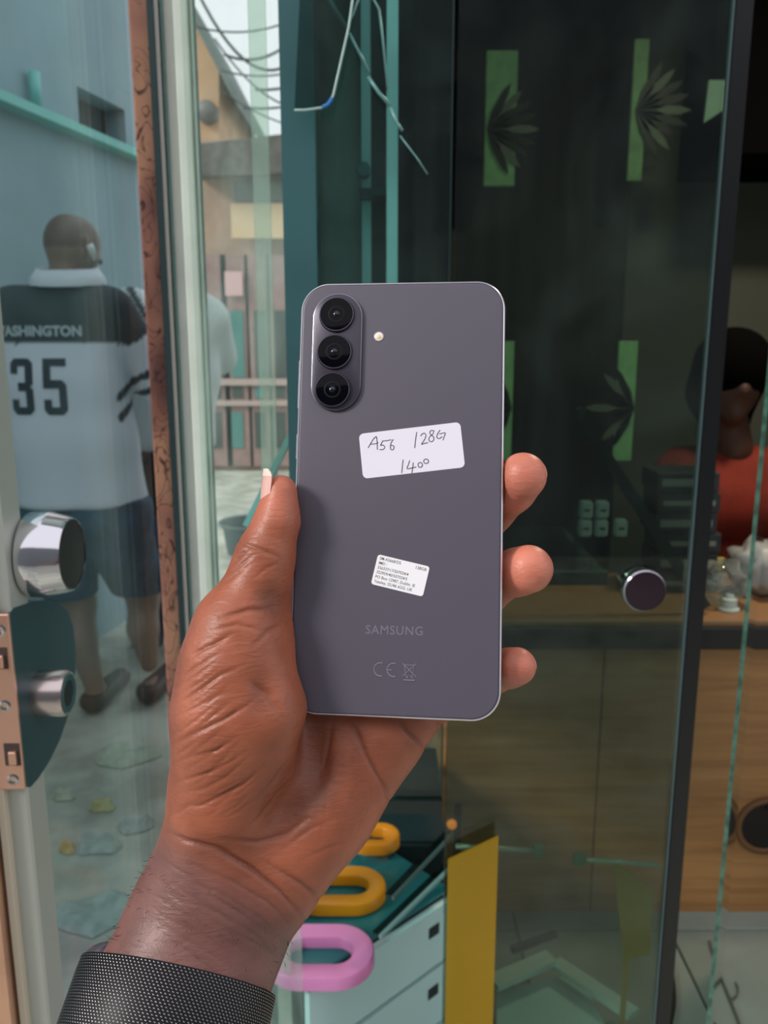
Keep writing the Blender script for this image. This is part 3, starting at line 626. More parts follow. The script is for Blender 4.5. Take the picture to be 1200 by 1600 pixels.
# person seated inside the shop
Y3 = 2.46
J = lambda x, y, dy=0: joint(x, y, Y3, dy)
f = body_field((.6, 2.0, .3), (1.6, 2.95, 1.5), .011)
h3 = J(1142, 588)
bh = [lim(h3, .092, (h3[0], h3[1]-.01, h3[2]-.02), .088, (.9, 1, 1.12)), lim((h3[0], h3[1]-.03, h3[2]-.08), .055, (h3[0], h3[1]-.045, h3[2]-.10), .035), lim((h3[0], h3[1]+.02, h3[2]-.09), .055, J(1150, 700, .03), .06), lim((h3[0], h3[1]-.09, h3[2]-.01), .01, (h3[0], h3[1]-.105, h3[2]-.035), .013),
      lim((h3[0]-.083, h3[1]+.01, h3[2]-.02), .013, (h3[0]-.085, h3[1]+.012, h3[2]+.01), .014), lim((h3[0]+.083, h3[1]+.01, h3[2]-.02), .013, (h3[0]+.085, h3[1]+.012, h3[2]+.01), .014)]
bt = [lim(J(1075, 745, .05), .07, J(1235, 745, .05), .07), lim(J(1110, 790, .05), .12, J(1210, 790, .05), .12), lim(J(1120, 900, .08), .13, J(1200, 900, .08), .13), lim(J(1120, 1040, .12), .15, J(1200, 1040, .12), .15)]
ba = [lim(J(1068, 752, .03), .058, J(1050, 860, .0), .045), lim(J(1050, 860, 0), .042, J(1120, 880, -.22), .03), lim(J(1240, 752, .03), .058, J(1262, 860, 0), .045), lim(J(1262, 860, 0), .042, J(1200, 885, -.22), .03)]
p3 = thing('person', 'person with dark hair and a red top seated behind the desk inside the shop', 'person', (J(1150, 900)[0], Y3, 0))
bf = smin(smin(f.group(bt, .012), f.group(ba, .006), .03), f.group(bh, .008), .02)
fbuild('body', f, bf, toned('skin_far', .5), p3, tonef=lambda V: np.tile(np.array([.10, .05, .035]), (len(V), 1)))
tp = smin(f.group([(*q[:3], q[3]+.016, *q[4:7], q[7]+.016) for q in bt], .012), f.group([(*q[:3], q[3]+.014, *q[4:7], q[7]+.014) for q in (ba[0], ba[2])], .006), .03)
fbuild('red_top', f, tp, mat('red_cloth', '#8a2a18', .8, noise=.1), p3)
hr = f.group([lim((h3[0], h3[1]-.005, h3[2]+.03), .112, (h3[0], h3[1]+.05, h3[2]-.05), .10), lim((h3[0], h3[1]+.05, h3[2]-.05), .10, (h3[0]+.02, h3[1]+.06, h3[2]-.13), .07)], .01)
G = grid3(f); hr = np.maximum(hr, np.minimum(h3[1]-.03-G[1], h3[2]-.045-G[2]))
fbuild('hair', f, hr, mat('hair_black', '#080707', .95, spec=.05, bump=.6, bscale=90, bdist=.004), p3)
# ------------------------------------------------------------------ furniture and goods in the shop
m_wood = mat('desk_wood', '#b07f4e', .45, 0, noise=.0, col2='#9a6b3e', nscale=3)
def woodmat(name, c1, c2, sc=(1, 1, 14)):
    m = bpy.data.materials.new(name); m.use_nodes = True; t = m.node_tree; b = t.nodes['Principled BSDF']; g = t.nodes.new('ShaderNodeTexCoord'); mp_ = t.nodes.new('ShaderNodeMapping'); mp_.inputs['Scale'].default_value = sc
    n = t.nodes.new('ShaderNodeTexNoise'); n.inputs['Scale'].default_value = 3; n.inputs['Detail'].default_value = 5; n.inputs['Distortion'].default_value = .4; r = t.nodes.new('ShaderNodeValToRGB')
    r.color_ramp.elements[0].position = .3; r.color_ramp.elements[0].color = lin(c1); r.color_ramp.elements[1].position = .7; r.color_ramp.elements[1].color = lin(c2)
    for A, B in ((g.outputs['Object'], mp_.inputs[0]), (mp_.outputs[0], n.inputs[0]), (n.outputs[0], r.inputs[0]), (r.outputs[0], b.inputs['Base Color'])): t.links.new(A, B)
    b.inputs['Roughness'].default_value = .45; MATS[name] = m; return m
m_dw = woodmat('desk_grain', '#9c6c40', '#c08d58')
DY = 1.77
dk = thing('desk', 'long wooden desk with a black edge band, behind the dark glass pane', 'desk', (.85, DY+.18, 0))
DX0, DX1 = .12, 1.68
MB().box(((DX0+DX1)/2, DY+.18, .752), (DX1-DX0, .38, .018), bev=.002).build('worktop', mat('worktop_wood', '#a57c55', .4), dk)
MB().box(((DX0+DX1)/2, DY-.005, .722), (DX1-DX0, .03, .052), bev=.003).build('edge_band', mat('band_black', '#0a0c0e', .35), dk)
hx = [DX0, .50, .98, DX1]
for i in range(3): MB().box(((hx[i]+hx[i+1])/2, DY+.02, .35), (hx[i+1]-hx[i]-.004, .02, .69), bev=.001).build('front_panel', m_dw, dk)
for x in (DX0+.01, DX1-.01): MB().box((x, DY+.19, .35), (.02, .32, .69)).build('end_panel', m_dw, dk)
gp = P(1196, 1290, DY+.008)
MB().lathe(gp, (0, -1, 0), [(.072, 0), (.072, .006), (.062, .008), (.058, .004)], 40, cap=False).build('hole_ring', mat('ring_brown', '#7a5432', .5), dk, smooth=True)
MB().lathe(gp, (0, -1, 0), [(.060, 0), (.060, .003), (.0005, .0032)], 40).build('round_opening', mat('opening_dark', '#150c0a', .6), dk)
MB().box((gp.x, DY+.006, .30), (.01, .012, .02)).build('keyhole', MATS['opening_dark'], dk)
# goods on the desk
def crumple(name, c, rx, ry, rz, m, label, cat, seed=1, n=18):
    r_ = random.Random(seed); bm = bmesh.new(); bmesh.ops.create_icosphere(bm, subdivisions=3, radius=1)
    for v in bm.verts:
        a = v.co.normalized(); k = 1+.22*math.sin(5*a.x+seed)*math.sin(6*a.y+2*seed)+.14*math.sin(11*a.z+3*a.x+seed)+.06*(r_.random()-.5)
        v.co = Vector((a.x*rx*k, a.y*ry*k, max(-rz*.9, a.z*rz*k)+rz*.9))
    V = [v.co+c for v in bm.verts]; Fc = [tuple(v.index for v in q.verts) for q in bm.faces]; bm.free()
    return tag(mesh(name, V, Fc, m, smooth=True), label, cat)
def onz(px, py, z): p = PZ(px, py, z); return p
TZ = .762
m_bag = glass('thin_plastic', '#e8efec', 1, .45, dcol='#d5dcd8', dscale=30)
def at_y(px, Y, z): p = P(px, 800, Y); d = ray(px, 800); return Vector(((px-600)/F*Y/ (CT+ST*((CAM.z-z)/Y*-1)), Y, z)) if False else Vector(((px-600)/F*(Y*CT+(CAM.z-z)*ST), Y, z))
crumple('plastic_bag', at_y(1122, 1.88, TZ), .062, .055, .055, m_bag, 'crumpled clear plastic bag at the front of the desk, nearest the black bar', 'plastic bag', 2)
crumple('plastic_bag', at_y(1182, 1.96, TZ), .07, .06, .07, mat('grey_plastic', '#b4b8b6', .4), 'crumpled grey plastic bag on the desk, right of the clear one', 'plastic bag', 5)
ct_ = thing('yellow_packet', 'small yellow-green packet lying on the desk behind the clear bag', 'packet', at_y(1110, 2.05, TZ))
MB().box(at_y(1110, 2.05, TZ)+Vector((0, 0, .03)), (.06, .03, .06), bev=.006).build('pouch', mat('yellow_pouch', '#b7b54a', .5), ct_)
MB().box(at_y(1110, 2.05, TZ)+Vector((0, 0, .062)), (.06, .012, .006)).build('seal', mat('pouch_seal', '#d8d78f', .5), ct_)
for i, (x, dz) in enumerate(((1138, 0),)):
    c = at_y(x, 1.83, TZ); cu = thing('jar_cap', 'white ribbed plastic cap on the desk edge in front of the clear bag', 'cap', c)
    MB().lathe(c, (0, 0, 1), [(.024, 0), (.024, .006), (.018, .008), (.018, .028), (.016, .03)], 28).build('cap_body', mat('cap_white', '#cfe0d8', .4), cu, auto=40)
    MB().lathe(c+Vector((0, 0, .03)), (0, 0, 1), [(.010, 0), (.010, .008), (.0005, .0085)], 20).build('spout', MATS['cap_white'], cu, auto=40)
# stack of dark boxes with pale labels left of the black bar
zz = TZ
for i in range(6):
    c = at_y(1062+rnd.uniform(-5, 5), 2.02, zz); h_ = .05
    bx_ = thing('phone_box', ('lowest', 'second lowest', 'third from the bottom', 'fourth from the bottom', 'fifth from the bottom', 'topmost')[i]+' dark box in the desk stack beside the black bar', 'box', c, 'dark boxes stacked on the desk')
    MB().box(c+Vector((0, 0, h_/2)), (.15, .12, h_-.002), bev=.002).build('carton', mat('carton_dark', '#30353a', .5), bx_)
    MB().box(c+Vector((0, -.0604, h_/2)), (.125, .001, .018 if i % 2 else .012)).build('pale_label', mat('pale_label', '#8b948e', .6), bx_)
    zz += h_
# small white items on the glass shelf
SZ = P(880, 893, FY+.02).z
sh_ = thing('glass_shelf', 'thick green-edged glass shelf right of the phone at the level of the chrome knob', 'shelf', (.14, FY+.15, SZ-.01))
MB().box((.125, FY+.15, SZ-.006), (.30, .26, .010)).build('shelf_sheet', glass('shelf_glass', '#b9d6cd', .7, .03), sh_)
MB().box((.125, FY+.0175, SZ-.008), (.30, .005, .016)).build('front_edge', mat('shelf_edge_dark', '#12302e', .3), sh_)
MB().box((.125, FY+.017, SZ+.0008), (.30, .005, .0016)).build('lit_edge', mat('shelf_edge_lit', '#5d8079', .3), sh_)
for k, (x, z) in enumerate(((913, 0), (938, 0), (913, 1), (938, 1), (968, 0))):
    c = at_y(x, 1.18, SZ); b_ = thing('charger_cube', ('white charger cube on the shelf, lower left of the four', 'white charger cube on the shelf, lower right of the four', 'white charger cube on the shelf, upper left of the four', 'white charger cube on the shelf, upper right of the four', 'single white charger cube on the shelf beside the pair stacks')[k], 'charger', c+Vector((0, 0, .027*z)), 'white charger cubes on the glass shelf')
    MB().box(c+Vector((0, 0, .027*z+.0125)), (.018, .018, .0245), bev=.003).build('cube_body', mat('cube_white', '#93a39e', .4), b_)
    MB().box(c+Vector((0, -.0092, .027*z+.0125)), (.008, .0008, .003)).build('port', mat('port_dark', '#222', .5) if False else mat('port_dark', '#222222', .5), b_)
# slanting dark brace
p0 = P(903, 645, 1.8); p1 = P(1104, 950, 1.8); dd = (p1-p0).normalized(); sd = Vector((-dd.z, 0, dd.x))*.012
br = thing('brace', 'dark green slanting glass brace running down towards the chrome knob', 'brace', p1)
MB().slab(p0-sd, p1-sd, p1+sd, p0+sd, (0, .012, 0)).build('bar', mat('brace_green', '#0e2a26', .3), br)
MB().lathe(p0+Vector((0, -.002, 0)), (0, -1, 0), [(.013, 0), (.013, .012), (.010, .014)], 24).build('bolt', mat('bolt_dark', '#3b4a48', .3, .8), br, auto=40)
# green panels added for window reflections, glow put in by emission, dark palm fans
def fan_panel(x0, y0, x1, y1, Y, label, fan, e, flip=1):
    a, b, c, d = R4(x0, y0, x1, y1, Y); t_ = thing('glow_panel', label, 'panel', ((a+b)/2, Y, c), 'green glow panels with dark palm fans')
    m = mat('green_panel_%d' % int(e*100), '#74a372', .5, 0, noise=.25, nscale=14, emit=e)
    MB().box(((a+b)/2, Y+.008, (c+d)/2), (b-a, .012, d-c), bev=.002).build('glowing_sheet', m, t_)
    cx_ = a+(b-a)*fan[0]; cz_ = c+(d-c)*fan[1]
    for k in range(9):
        ang = math.radians(-62+k*15.5)+ (0 if flip > 0 else math.pi); L_ = (d-c)*.42*(1-.08*abs(k-4)/4)
        e1 = Vector((math.cos(ang), 0, math.sin(ang))); e2 = Vector((-e1.z, 0, e1.x)); c0 = Vector((cx_, Y-.004, cz_)); w_ = L_*.085
        pts = [c0, c0+e1*L_*.35+e2*w_, c0+e1*L_*.8+e2*w_*.8, c0+e1*L_, c0+e1*L_*.8-e2*w_*.8, c0+e1*L_*.35-e2*w_]
        n_ = len(pts); V = pts+[p+Vector((0, -.004, 0)) for p in pts]; Fc = [tuple(range(n_)), tuple(range(2*n_-1, n_-1, -1))]+[(i, (i+1) % n_, n_+(i+1) % n_, n_+i) for i in range(n_)]
        mesh('palm_blade', V, Fc, mat('blade_dark' if k % 3 != 1 else 'blade_grey', '#0c1512' if k % 3 != 1 else '#6a766a', .5), t_)
fan_panel(756, 78, 810, 290, 2.9, 'green glow panel with palm fan at the upper middle, above and right of the phone top', (.05, .42), .22)
fan_panel(980, 60, 1016, 282, 2.9, 'dim green glow panel with palm fan high up, left of the black bar', (.3, .5), .10)
fan_panel(958, 533, 998, 720, 2.6, 'green glow panel with palm fan right of the phone, above the chrome knob', (.95, .45), .34, -1)
fan_panel(768, 533, 804, 720, 2.6, 'green glow panel with palm fan half hidden behind the right edge of the phone', (.95, .45), .34, -1)
mirror = [P(1108, 125, 2.7), P(1143, 125, 2.7), P(1140, 165, 2.7), P(1100, 192, 2.7)]
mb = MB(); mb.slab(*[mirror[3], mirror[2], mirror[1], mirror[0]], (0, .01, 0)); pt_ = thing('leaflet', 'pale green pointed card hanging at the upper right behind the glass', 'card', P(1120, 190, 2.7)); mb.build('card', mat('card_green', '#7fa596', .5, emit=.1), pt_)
MB().tube([P(1122, 125, 2.71), P(1122, -40, 2.71)], .001, 5).build('string', MATS['wire_black'], pt_)

# glass display cabinet seen above the phone, left
gc = thing('glass_cabinet', 'tall glass cabinet with pale green upright edges, above the phone', 'glass cabinet', P(590, 900, 1.04)); gc.location.z = .8
m_up = mat('upright_edge', '#b9e6e6', .25, 0, noise=.1, nscale=5)
def upr(x0, x1, Y, m, nm='upright'): a = P(x0, 440, Y).x; b = P(x1, 440, Y).x; MB().box(((a+b)/2, Y, 1.601), (b-a, .008, 1.6)).build(nm, m, gc)
upr(566, 580, 1.06, m_up); upr(604, 621, 1.0, mat('upright_bright', '#d8f4f4', .25)); upr(582, 602, 1.07, glass('cab_glass', '#8fb4b2', 1, .1), 'side_sheet')
a = P(566, 305, 1.04); b = P(606, 305, 1.04); MB().box(((a.x+b.x)/2, 1.04, a.z), (b.x-a.x+.006, .05, .008)).build('shelf', mat('cab_shelf', '#1d3a3a', .4), gc)
MB().lathe(P(568, 268, 1.055), (0, -1, 0), [(.009, 0), (.009, .012), (.007, .014)], 20).build('clamp', mat('clamp_teal', '#5b8a8a', .3, .5), gc, auto=40)
# pane reflections built as a rounded sheet corner and pale strips
ac = thing('reflection_sheet', 'thin clear sheet standing for a reflection with a bright rounded lower corner, top centre', 'acrylic sheet', P(500, 172, .94))
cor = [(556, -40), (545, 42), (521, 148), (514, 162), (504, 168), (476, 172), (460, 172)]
MB().tube([P(x, y, .94) for x, y in cor], .0012, 8).build('reflection_rim', mat('reflection_rim_pale', '#b2c8c3', .2), ac, smooth=True)
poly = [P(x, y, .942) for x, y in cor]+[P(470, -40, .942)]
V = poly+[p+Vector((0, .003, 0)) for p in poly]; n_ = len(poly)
mesh('sheet', V, [tuple(range(n_)), tuple(reversed(range(n_, 2*n_)))]+[(i, n_+i, n_+(i+1) % n_, (i+1) % n_) for i in range(n_)], glass('reflection_sheet_tint', '#b0c4c2', 1, .05), ac)
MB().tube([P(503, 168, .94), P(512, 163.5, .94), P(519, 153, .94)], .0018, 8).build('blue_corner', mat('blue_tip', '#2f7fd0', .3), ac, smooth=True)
refl_paths = [([(513, -5), (528, 22), (541, 42)], .0032), ([(546, 52), (560, 80), (577, 112)], .0022), ([(575, 120), (592, 145), (610, 165)], .0028), ([(610, 168), (622, 195), (629, 204)], .0024), ([(540, 45), (552, 22), (562, -8)], .0016), ([(580, -8), (592, 14), (598, 60), (606, 140)], .0018), ([(625, 212), (650, 245), (668, 272)], .0012)]
cc_ = thing('reflection_strips', 'crossing pale strips standing for reflections in the glass, top centre', 'reflection strips', P(560, 100, .955))
for pts, r in refl_paths: MB().tube([P(x, y, .955) for x, y in pts], r*.7, 6).build('strip', mat('reflection_strip_pale', '#74a09e', .3, .2), cc_, smooth=True)

# ---------------- lower display: rings, white drawer unit, glass ledges, post
def ring_tray(px, py, wpx, hpx, Y, m, m2, label, hgt=.02):
    c = P(px, py, Y); k = Y/F*1.03; w = wpx*k; dp = hpx*k/math.sin(math.radians(42)); h2 = min(w, dp)/2
    t_ = thing('plastic_ring', label, 'plastic ring', c-Vector((0, 0, hgt)), 'stadium-shaped plastic rings below the palm')
    bw = dp*.27
    def st(e, z): return [(c.x+x, c.y+y, c.z+z) for x, y in rrect(w-2*e, dp-2*e, (dp-2*e)/2*.98, 12)]
    L = [st(bw, -hgt), st(bw, -.002), st(bw-.002, 0), st(.003, 0), st(.0005, -.003), st(0, -hgt)]
    V, Fc = loft(L, False, False); n_ = len(L[0]); o = (len(L)-1)*n_
    Fc += [(o+k_, o+(k_+1) % n_, (k_+1) % n_, k_) for k_ in range(n_)]
    mesh('ring_body', V, Fc, m, t_, auto=50)
    for sx_ in (-1, 1): MB().tube([(c.x+sx_*w*.32, c.y, c.z-hgt+.002), (c.x+sx_*w*.32, c.y, .4475)], .004, 8).build('leg', m2, t_, smooth=True)
m_leg = mat('ring_leg', '#a06a58', .5)
ring_tray(500, 1484, 190, 92, 1.10, mat('pink_plastic', '#e88cc8', .35), m_leg, 'pink plastic ring at the lower centre beside the forearm')
ring_tray(530, 1382, 160, 72, 1.25, mat('amber_plastic', '#d9920f', .35), m_leg, 'larger amber plastic ring between the pink ring and the palm')
ring_tray(585, 1302, 86, 46, 1.38, mat('orange_plastic', '#d08a1c', .35), m_leg, 'smaller orange plastic ring nearest the edge of the palm')
# drawer unit: pale faces seen obliquely
def dr_pt(px, py, z): return PZ(px, py, z)
DZ = .44
A0 = PZ(475, 1540, DZ); B0 = PZ(702, 1392, DZ); ex = (B0-A0).normalized(); ey = Vector((-ex.y, ex.x, 0)); Ld = (B0-A0).length
du = thing('drawer_unit', 'pale cyan-white drawer unit with dark finger holes, seen at an angle under the rings', 'drawer unit', (A0+B0)/2-Vector((0, 0, DZ)))
MB().slab(A0+ey*.004, B0+ey*.004, B0+ey*.25, A0+ey*.25, (0, 0, -DZ+.012)).build('carcass', mat('unit_dark', '#2c4a4d', .6), du)
m_dr = mat('drawer_white', '#cdeff1', .4)
zs = [DZ-.006, DZ-.125, DZ-.245, DZ-.36]
for k in range(3):
    zt2, zb2 = zs[k], zs[k+1]+.010
    o = MB().slab(A0+Vector((0, 0, zb2-DZ)), B0+Vector((0, 0, zb2-DZ))-ex*.004, B0+Vector((0, 0, zt2-DZ))-ex*.004, A0+Vector((0, 0, zt2-DZ)), -ey*.012).build('drawer_front', m_dr, du)
    hc_ = A0+ex*(Ld*.84)+Vector((0, 0, zt2-.038-DZ))-ey*.0125
    MB().slab(hc_-ex*.012-Vector((0, 0, .010)), hc_+ex*.012-Vector((0, 0, .010)), hc_+ex*.012+Vector((0, 0, .010)), hc_-ex*.012+Vector((0, 0, .010)), -ey*.001).build('finger_hole', mat('hole_dark', '#1a2a2c', .6), o)
MB().slab(A0+Vector((0, 0, .0)), B0, B0+ey*.25, A0+ey*.25, (0, 0, .006)).build('teal_top', mat('unit_top', '#1f6a70', .3), du)
# glass ledges above it
for k, (p, q, Y, w, m, lb) in enumerate((((592, 1460), (703, 1352), .50, .005, mat('ledge_glass', '#86adb0', .25), 'pale glass ledge edge slanting up above the white drawer unit'), ((612, 1400), (706, 1300), .56, .004, mat('ledge_glass_dim', '#4d6a6c', .3), 'dimmer glass ledge edge slanting up towards the orange lamp'))):
    z_ = Y; a = PZ(*p, z_); b = PZ(*q, z_); n2_ = Vector((-(b-a).y, (b-a).x, 0)).normalized()
    t_ = thing('glass_ledge', lb, 'glass ledge', (a+b)/2)
    MB().slab(a, b, b+n2_*.012, a+n2_*.012, (0, 0, -.003)).build('ledge_sheet', glass('ledge_sheet', '#6f9492', 1, .05), t_)
    MB().slab(a, b, b-n2_*w, a-n2_*w, (0, 0, -.006)).build('ledge_edge', m, t_)
ps = P(706, 1320, 1.275)
po = thing('display_post', 'slim black post with a small orange lamp on top, left of the yellow sheet', 'post', (ps.x, 1.275, 0))
ztop = P(704, 1262, 1.275).z
MB().box((ps.x+.010, 1.283, ztop/2), (.012, .012, ztop), bev=.001).build('shaft', mat('post_black', '#0a1214', .4), po)
MB().lathe(P(706, 1288, 1.265), (0, -1, 0), [(.0085, -.002), (.008, .003), (.005, .006), (.0005, .007)], 20).build('orange_lamp', mat('orange_glow', '#ff8a2a', .4, emit=.9), po, smooth=True)
# dark tray of goods behind the rings
dt = thing('dark_counter', 'dark lower counter running behind the rings', 'counter', (.0, 1.66, 0))
MB().box((.03, 1.62, .20), (.18, .30, .40), bev=.004).build('counter_body', mat('counter_dark', '#16282b', .4), dt)
MB().box((.03, 1.62, .405), (.184, .30, .01), bev=.002).build('counter_top', mat('counter_top', '#1c3236', .25), dt)
# yellow sheets, rods
ya = PZ(702, 1330, .46); 
yl = thing('yellow_sheet', 'bright translucent yellow acrylic sheet standing upright at the bottom, right of the drawer unit', 'acrylic sheet', (P(740, 1500, .95).x, .95, 0))
def ysheet(par, quad, Y, m, nm='sheet'):
    V = [P(x, y, Y) for x, y in quad]; a = V[3]; V[2].z = .02; V[3].z = .02; V[2].x = V[1].x; V[3].x = V[0].x
    MB().slab(V[3], V[2], V[1], V[0], (0, .004, 0)).build(nm, m, par)
m_yel = bpy.data.materials.new('yellow_acrylic'); m_yel.use_nodes = True; t = m_yel.node_tree; b = t.nodes['Principled BSDF']; b.inputs['Base Color'].default_value = lin('#c8a222'); b.inputs['Roughness'].default_value = .15
trn = t.nodes.new('ShaderNodeBsdfTransparent'); trn.inputs[0].default_value = lin('#e0bd30'); mxs = t.nodes.new('ShaderNodeMixShader'); mxs.inputs[0].default_value = .55; t.links.new(trn.outputs[0], mxs.inputs[1]); t.links.new(b.outputs[0], mxs.inputs[2]); t.links.new(mxs.outputs[0], t.nodes['Material Output'].inputs[0])
ysheet(yl, [(700, 1345), (779, 1308), (779, 1600), (700, 1600)], .948, m_yel)
MB().box((P(702, 1500, .95).x, .950, .2), (.006, .008, .38)).build('edge_trim', mat('yellow_trim', '#d2b93c', .3), yl)
yl2 = thing('yellow_sheet', 'dim olive-yellow sheet standing for a reflection, low beside the black bar', 'acrylic sheet', (P(990, 1500, 1.2).x, 1.2, .02))  # reflection of the yellow sheet put in as a second, solid sheet
q4 = [P(958, 1345, 1.3), P(1022, 1392, 1.3), P(1015, 1492, 1.3), P(975, 1498, 1.3)]
MB().slab(q4[3], q4[2], q4[1], q4[0], (0, .004, 0)).build('sheet', mat('reflection_olive', '#8d7a1e', .4), yl2)
MB().slab(q4[3]-Vector((0, 0, q4[3].z-.012)), q4[3]+Vector((.01, 0, -q4[3].z+.012)), q4[3]+Vector((.01, 0, 0)), q4[3], (0, .004, 0)).build('foot', MATS['reflection_olive'], yl2)
for lb, pts in (('pale glass-clip rod above the yellow sheet', ((712, 1322), (838, 1329))), ('pale glass-clip rod beside the black bar, low down', ((902, 1342), (1030, 1352)))):
    t_ = thing('clip_rod', lb, 'rod', P(*pts[0], .99)); a = P(*pts[0], .99); b = P(*pts[1], .99)
    MB().tube([a, b], .0034, 8).build('rod', mat('rod_pale', '#cfe2d8', .25, .3), t_, smooth=True)
    e_ = b if lb.startswith('pale glass-clip rod above') else a
    MB().lathe(e_, (b-a), [(.008, -.004), (.009, 0), (.009, .006), (.007, .009)], 20).build('clip', mat('clip_green', '#6a9a86', .3), t_, auto=40)
# folding metal step at the bottom
fs = thing('folding_stand', 'pale metal folding stand with crossed flat bars on the shop floor', 'stand', PZ(870, 1560, .1)); fs.location.z = .01
m_ps = mat('pale_steel', '#c3e0da', .35, .3)
def bar(a, b, w, m, nm): 
    d = (b-a).normalized(); s_ = d.cross(Vector((0, 0, 1))).normalized()*w/2; MB().slab(a-s_, b-s_, b+s_, a+s_, (0, 0, -.012)).build(nm, m, fs)
bar(PZ(770, 1532, .16), PZ(862, 1492, .16), .035, m_ps, 'flat_bar'); bar(PZ(868, 1500, .15), PZ(992, 1582, .15), .03, m_ps, 'flat_bar')
bar(PZ(800, 1480, .17), PZ(868, 1455, .17), .012, mat('steel_dark', '#2f4b49', .4, .4), 'rail')
a = PZ(776, 1548, .11); b = PZ(905, 1520, .11); c2 = PZ(975, 1660, .11); d2 = PZ(776, 1680, .11)
MB().slab(a, b, c2, d2, (0, 0, -.01)).build('platform', mat('platform_pale', '#a9cfc9', .4), fs)
for (x, y) in ((790, 1560), (955, 1600), (895, 1530)): p = PZ(x, y, .10); MB().tube([p, (p.x, p.y, .014)], .008, 10).build('leg', m_ps, fs, smooth=True)
# cables on the shop floor
def catm(p, m=6):
    out = []
    for i in range(len(p)-1):
        a, b, c, d = p[max(i-1, 0)], p[i], p[i+1], p[min(i+2, len(p)-1)]
        for k in range(m): t = k/m; out.append(.5*((2*b)+(c-a)*t+(2*a-5*b+4*c-d)*t*t+(3*b-a-3*c+d)*t**3))
    return out+[p[-1]]
def fcable(pts, r, m, lb): 
    pp_ = [PZ(x, y, .014+r) for x, y in pts]; tag(MB().tube(catm(pp_), r, 8).build('cable', m, smooth=True), lb, 'cable')
fcable([(1032, 1480), (1042, 1500), (1050, 1530), (1052, 1565), (1046, 1600), (1036, 1640)], .006, mat('cable_black', '#1d2422', .5), 'thick black cable curving on the tiles just right of the black bar')
fcable([(1108, 1470), (1120, 1510), (1134, 1545), (1152, 1590), (1165, 1630)], .0025, mat('cable_grey', '#565a50', .6), 'thin grey cable lying on the tiles right of the green glass edge')
fcable([(1136, 1548), (1142, 1560), (1150, 1556), (1153, 1545), (1149, 1535)], .002, MATS['cable_grey'], 'short loose curl of wire beside the thin grey cable')
# ceiling lamp of the shop
lp = thing('ceiling_lamp', 'round ceiling lamp over the desk', 'lamp', (1.1, 1.9, HT-.04))
MB().lathe((1.1, 1.9, HT), (0, 0, -1), [(.13, 0), (.13, .03), (.12, .035)], 36).build('housing', mat('lamp_housing', '#c9c9c4', .5), lp, auto=40)
ld = bpy.data.lights.new('desk_light', 'AREA'); ld.shape = 'DISK'; ld.size = .22; ld.energy = 16; ld.color = (1, .82, .62); lo_ = bpy.data.objects.new('lamp_light', ld); COL.objects.link(lo_); lo_.location = (1.1, 1.9, HT-.05)
# ------------------------------------------------------------------ the phone (held at its true distance)
def rodr(r):
    r = np.array(r); t = np.linalg.norm(r); k = r/t; K = np.array([[0, -k[2], k[1]], [k[2], 0, -k[0]], [-k[1], k[0], 0]])
    return np.eye(3)+math.sin(t)*K+(1-math.cos(t))*K@K
PR = rodr([-8.87152815e-02, -1.10511332e-01, -1.86070373e-02]); PT = np.array([5.00265678, 6.24163853, -307.550414])   # camera frame: right, up, back (mm)
def ph_world(v):
    q = PR@np.array(v, float)+PT; return C2W((q[0], -q[1], -q[2]))
PM = Matrix.Identity(4)
_o = ph_world((0, 0, 0)); _e = [ (ph_world(e)-_o) for e in ((1,0,0),(0,1,0),(0,0,1)) ]
for c in range(3):
    for r in range(3): PM[r][c] = _e[c][r]
    PM[c][3] = _o[c]
def ph_local(px, py):
    d = np.array([(px-600)/F, (800-py)/F, -1.0]); n = PR[:, 2]; t = (n@PT)/(n@d); q = PR.T@(d*t-PT); return q[0], q[1]
W2, H2, TH = 77.5, 162.2, 7.4
phone = thing('smartphone', 'dark grey smartphone with three rear lenses and two white stickers, held upright in the hand', 'smartphone', ph_world((0, -H2/2, -TH/2)))
m_frame = mat('phone_metal', '#efeaf6', .35, 1.0)
m_back = mat('phone_back_glass', '#55505c', .40, 0.0, spec=.6, coat=0)
m_blackglass = mat('black_glass', '#050509', .04, 0, spec=.8, coat=1)
m_isl = mat('camera_island', '#423e49', .3, .35)
m_gap = mat('seam', '#17151a', .6)
RC = 10.8
def pl(w, h, r, z): return [(x, y, z) for x, y in rrect(w, h, r, 14)]
lo = [pl(W2-2.0, H2-2.0, RC-1.0, -TH), pl(W2-.8, H2-.8, RC-.4, -TH+.15), pl(W2-.2, H2-.2, RC-.1, -TH+.6), pl(W2, H2, RC, -TH+1.2), pl(W2, H2, RC, -1.0), pl(W2-.3, H2-.3, RC-.15, -.40), pl(W2-1.0, H2-1.0, RC-.45, 0), pl(W2-1.5, H2-1.5, RC-.7, -.02), pl(W2-1.5, H2-1.5, RC-.7, -.6)]
MB(PM).add(*loft(lo)).build('metal_frame', m_frame, phone, auto=50)
MB(PM).add(*loft([pl(W2-1.5, H2-1.5, RC-.7, -.3), pl(W2-1.5, H2-1.5, RC-.7, -.12), pl(W2-2.6, H2-2.6, RC-1.2, -.12)], cap0=False)).build('seam', m_gap, phone)
MB(PM).add(*loft([pl(W2-2.0, H2-2.0, RC-.9, -.3), pl(W2-2.0, H2-2.0, RC-.9, -.10), pl(W2-2.3, H2-2.3, RC-1.0, -.01), pl(W2-3.0, H2-3.0, RC-1.3, .02)])).build('back_cover', m_back, phone, auto=50)
MB(PM).add(*loft([pl(W2-2.4, H2-2.4, RC-1.2, -TH-.03), pl(W2-2.0, H2-2.0, RC-1.0, -TH+.2)])).build('display', m_blackglass, phone)
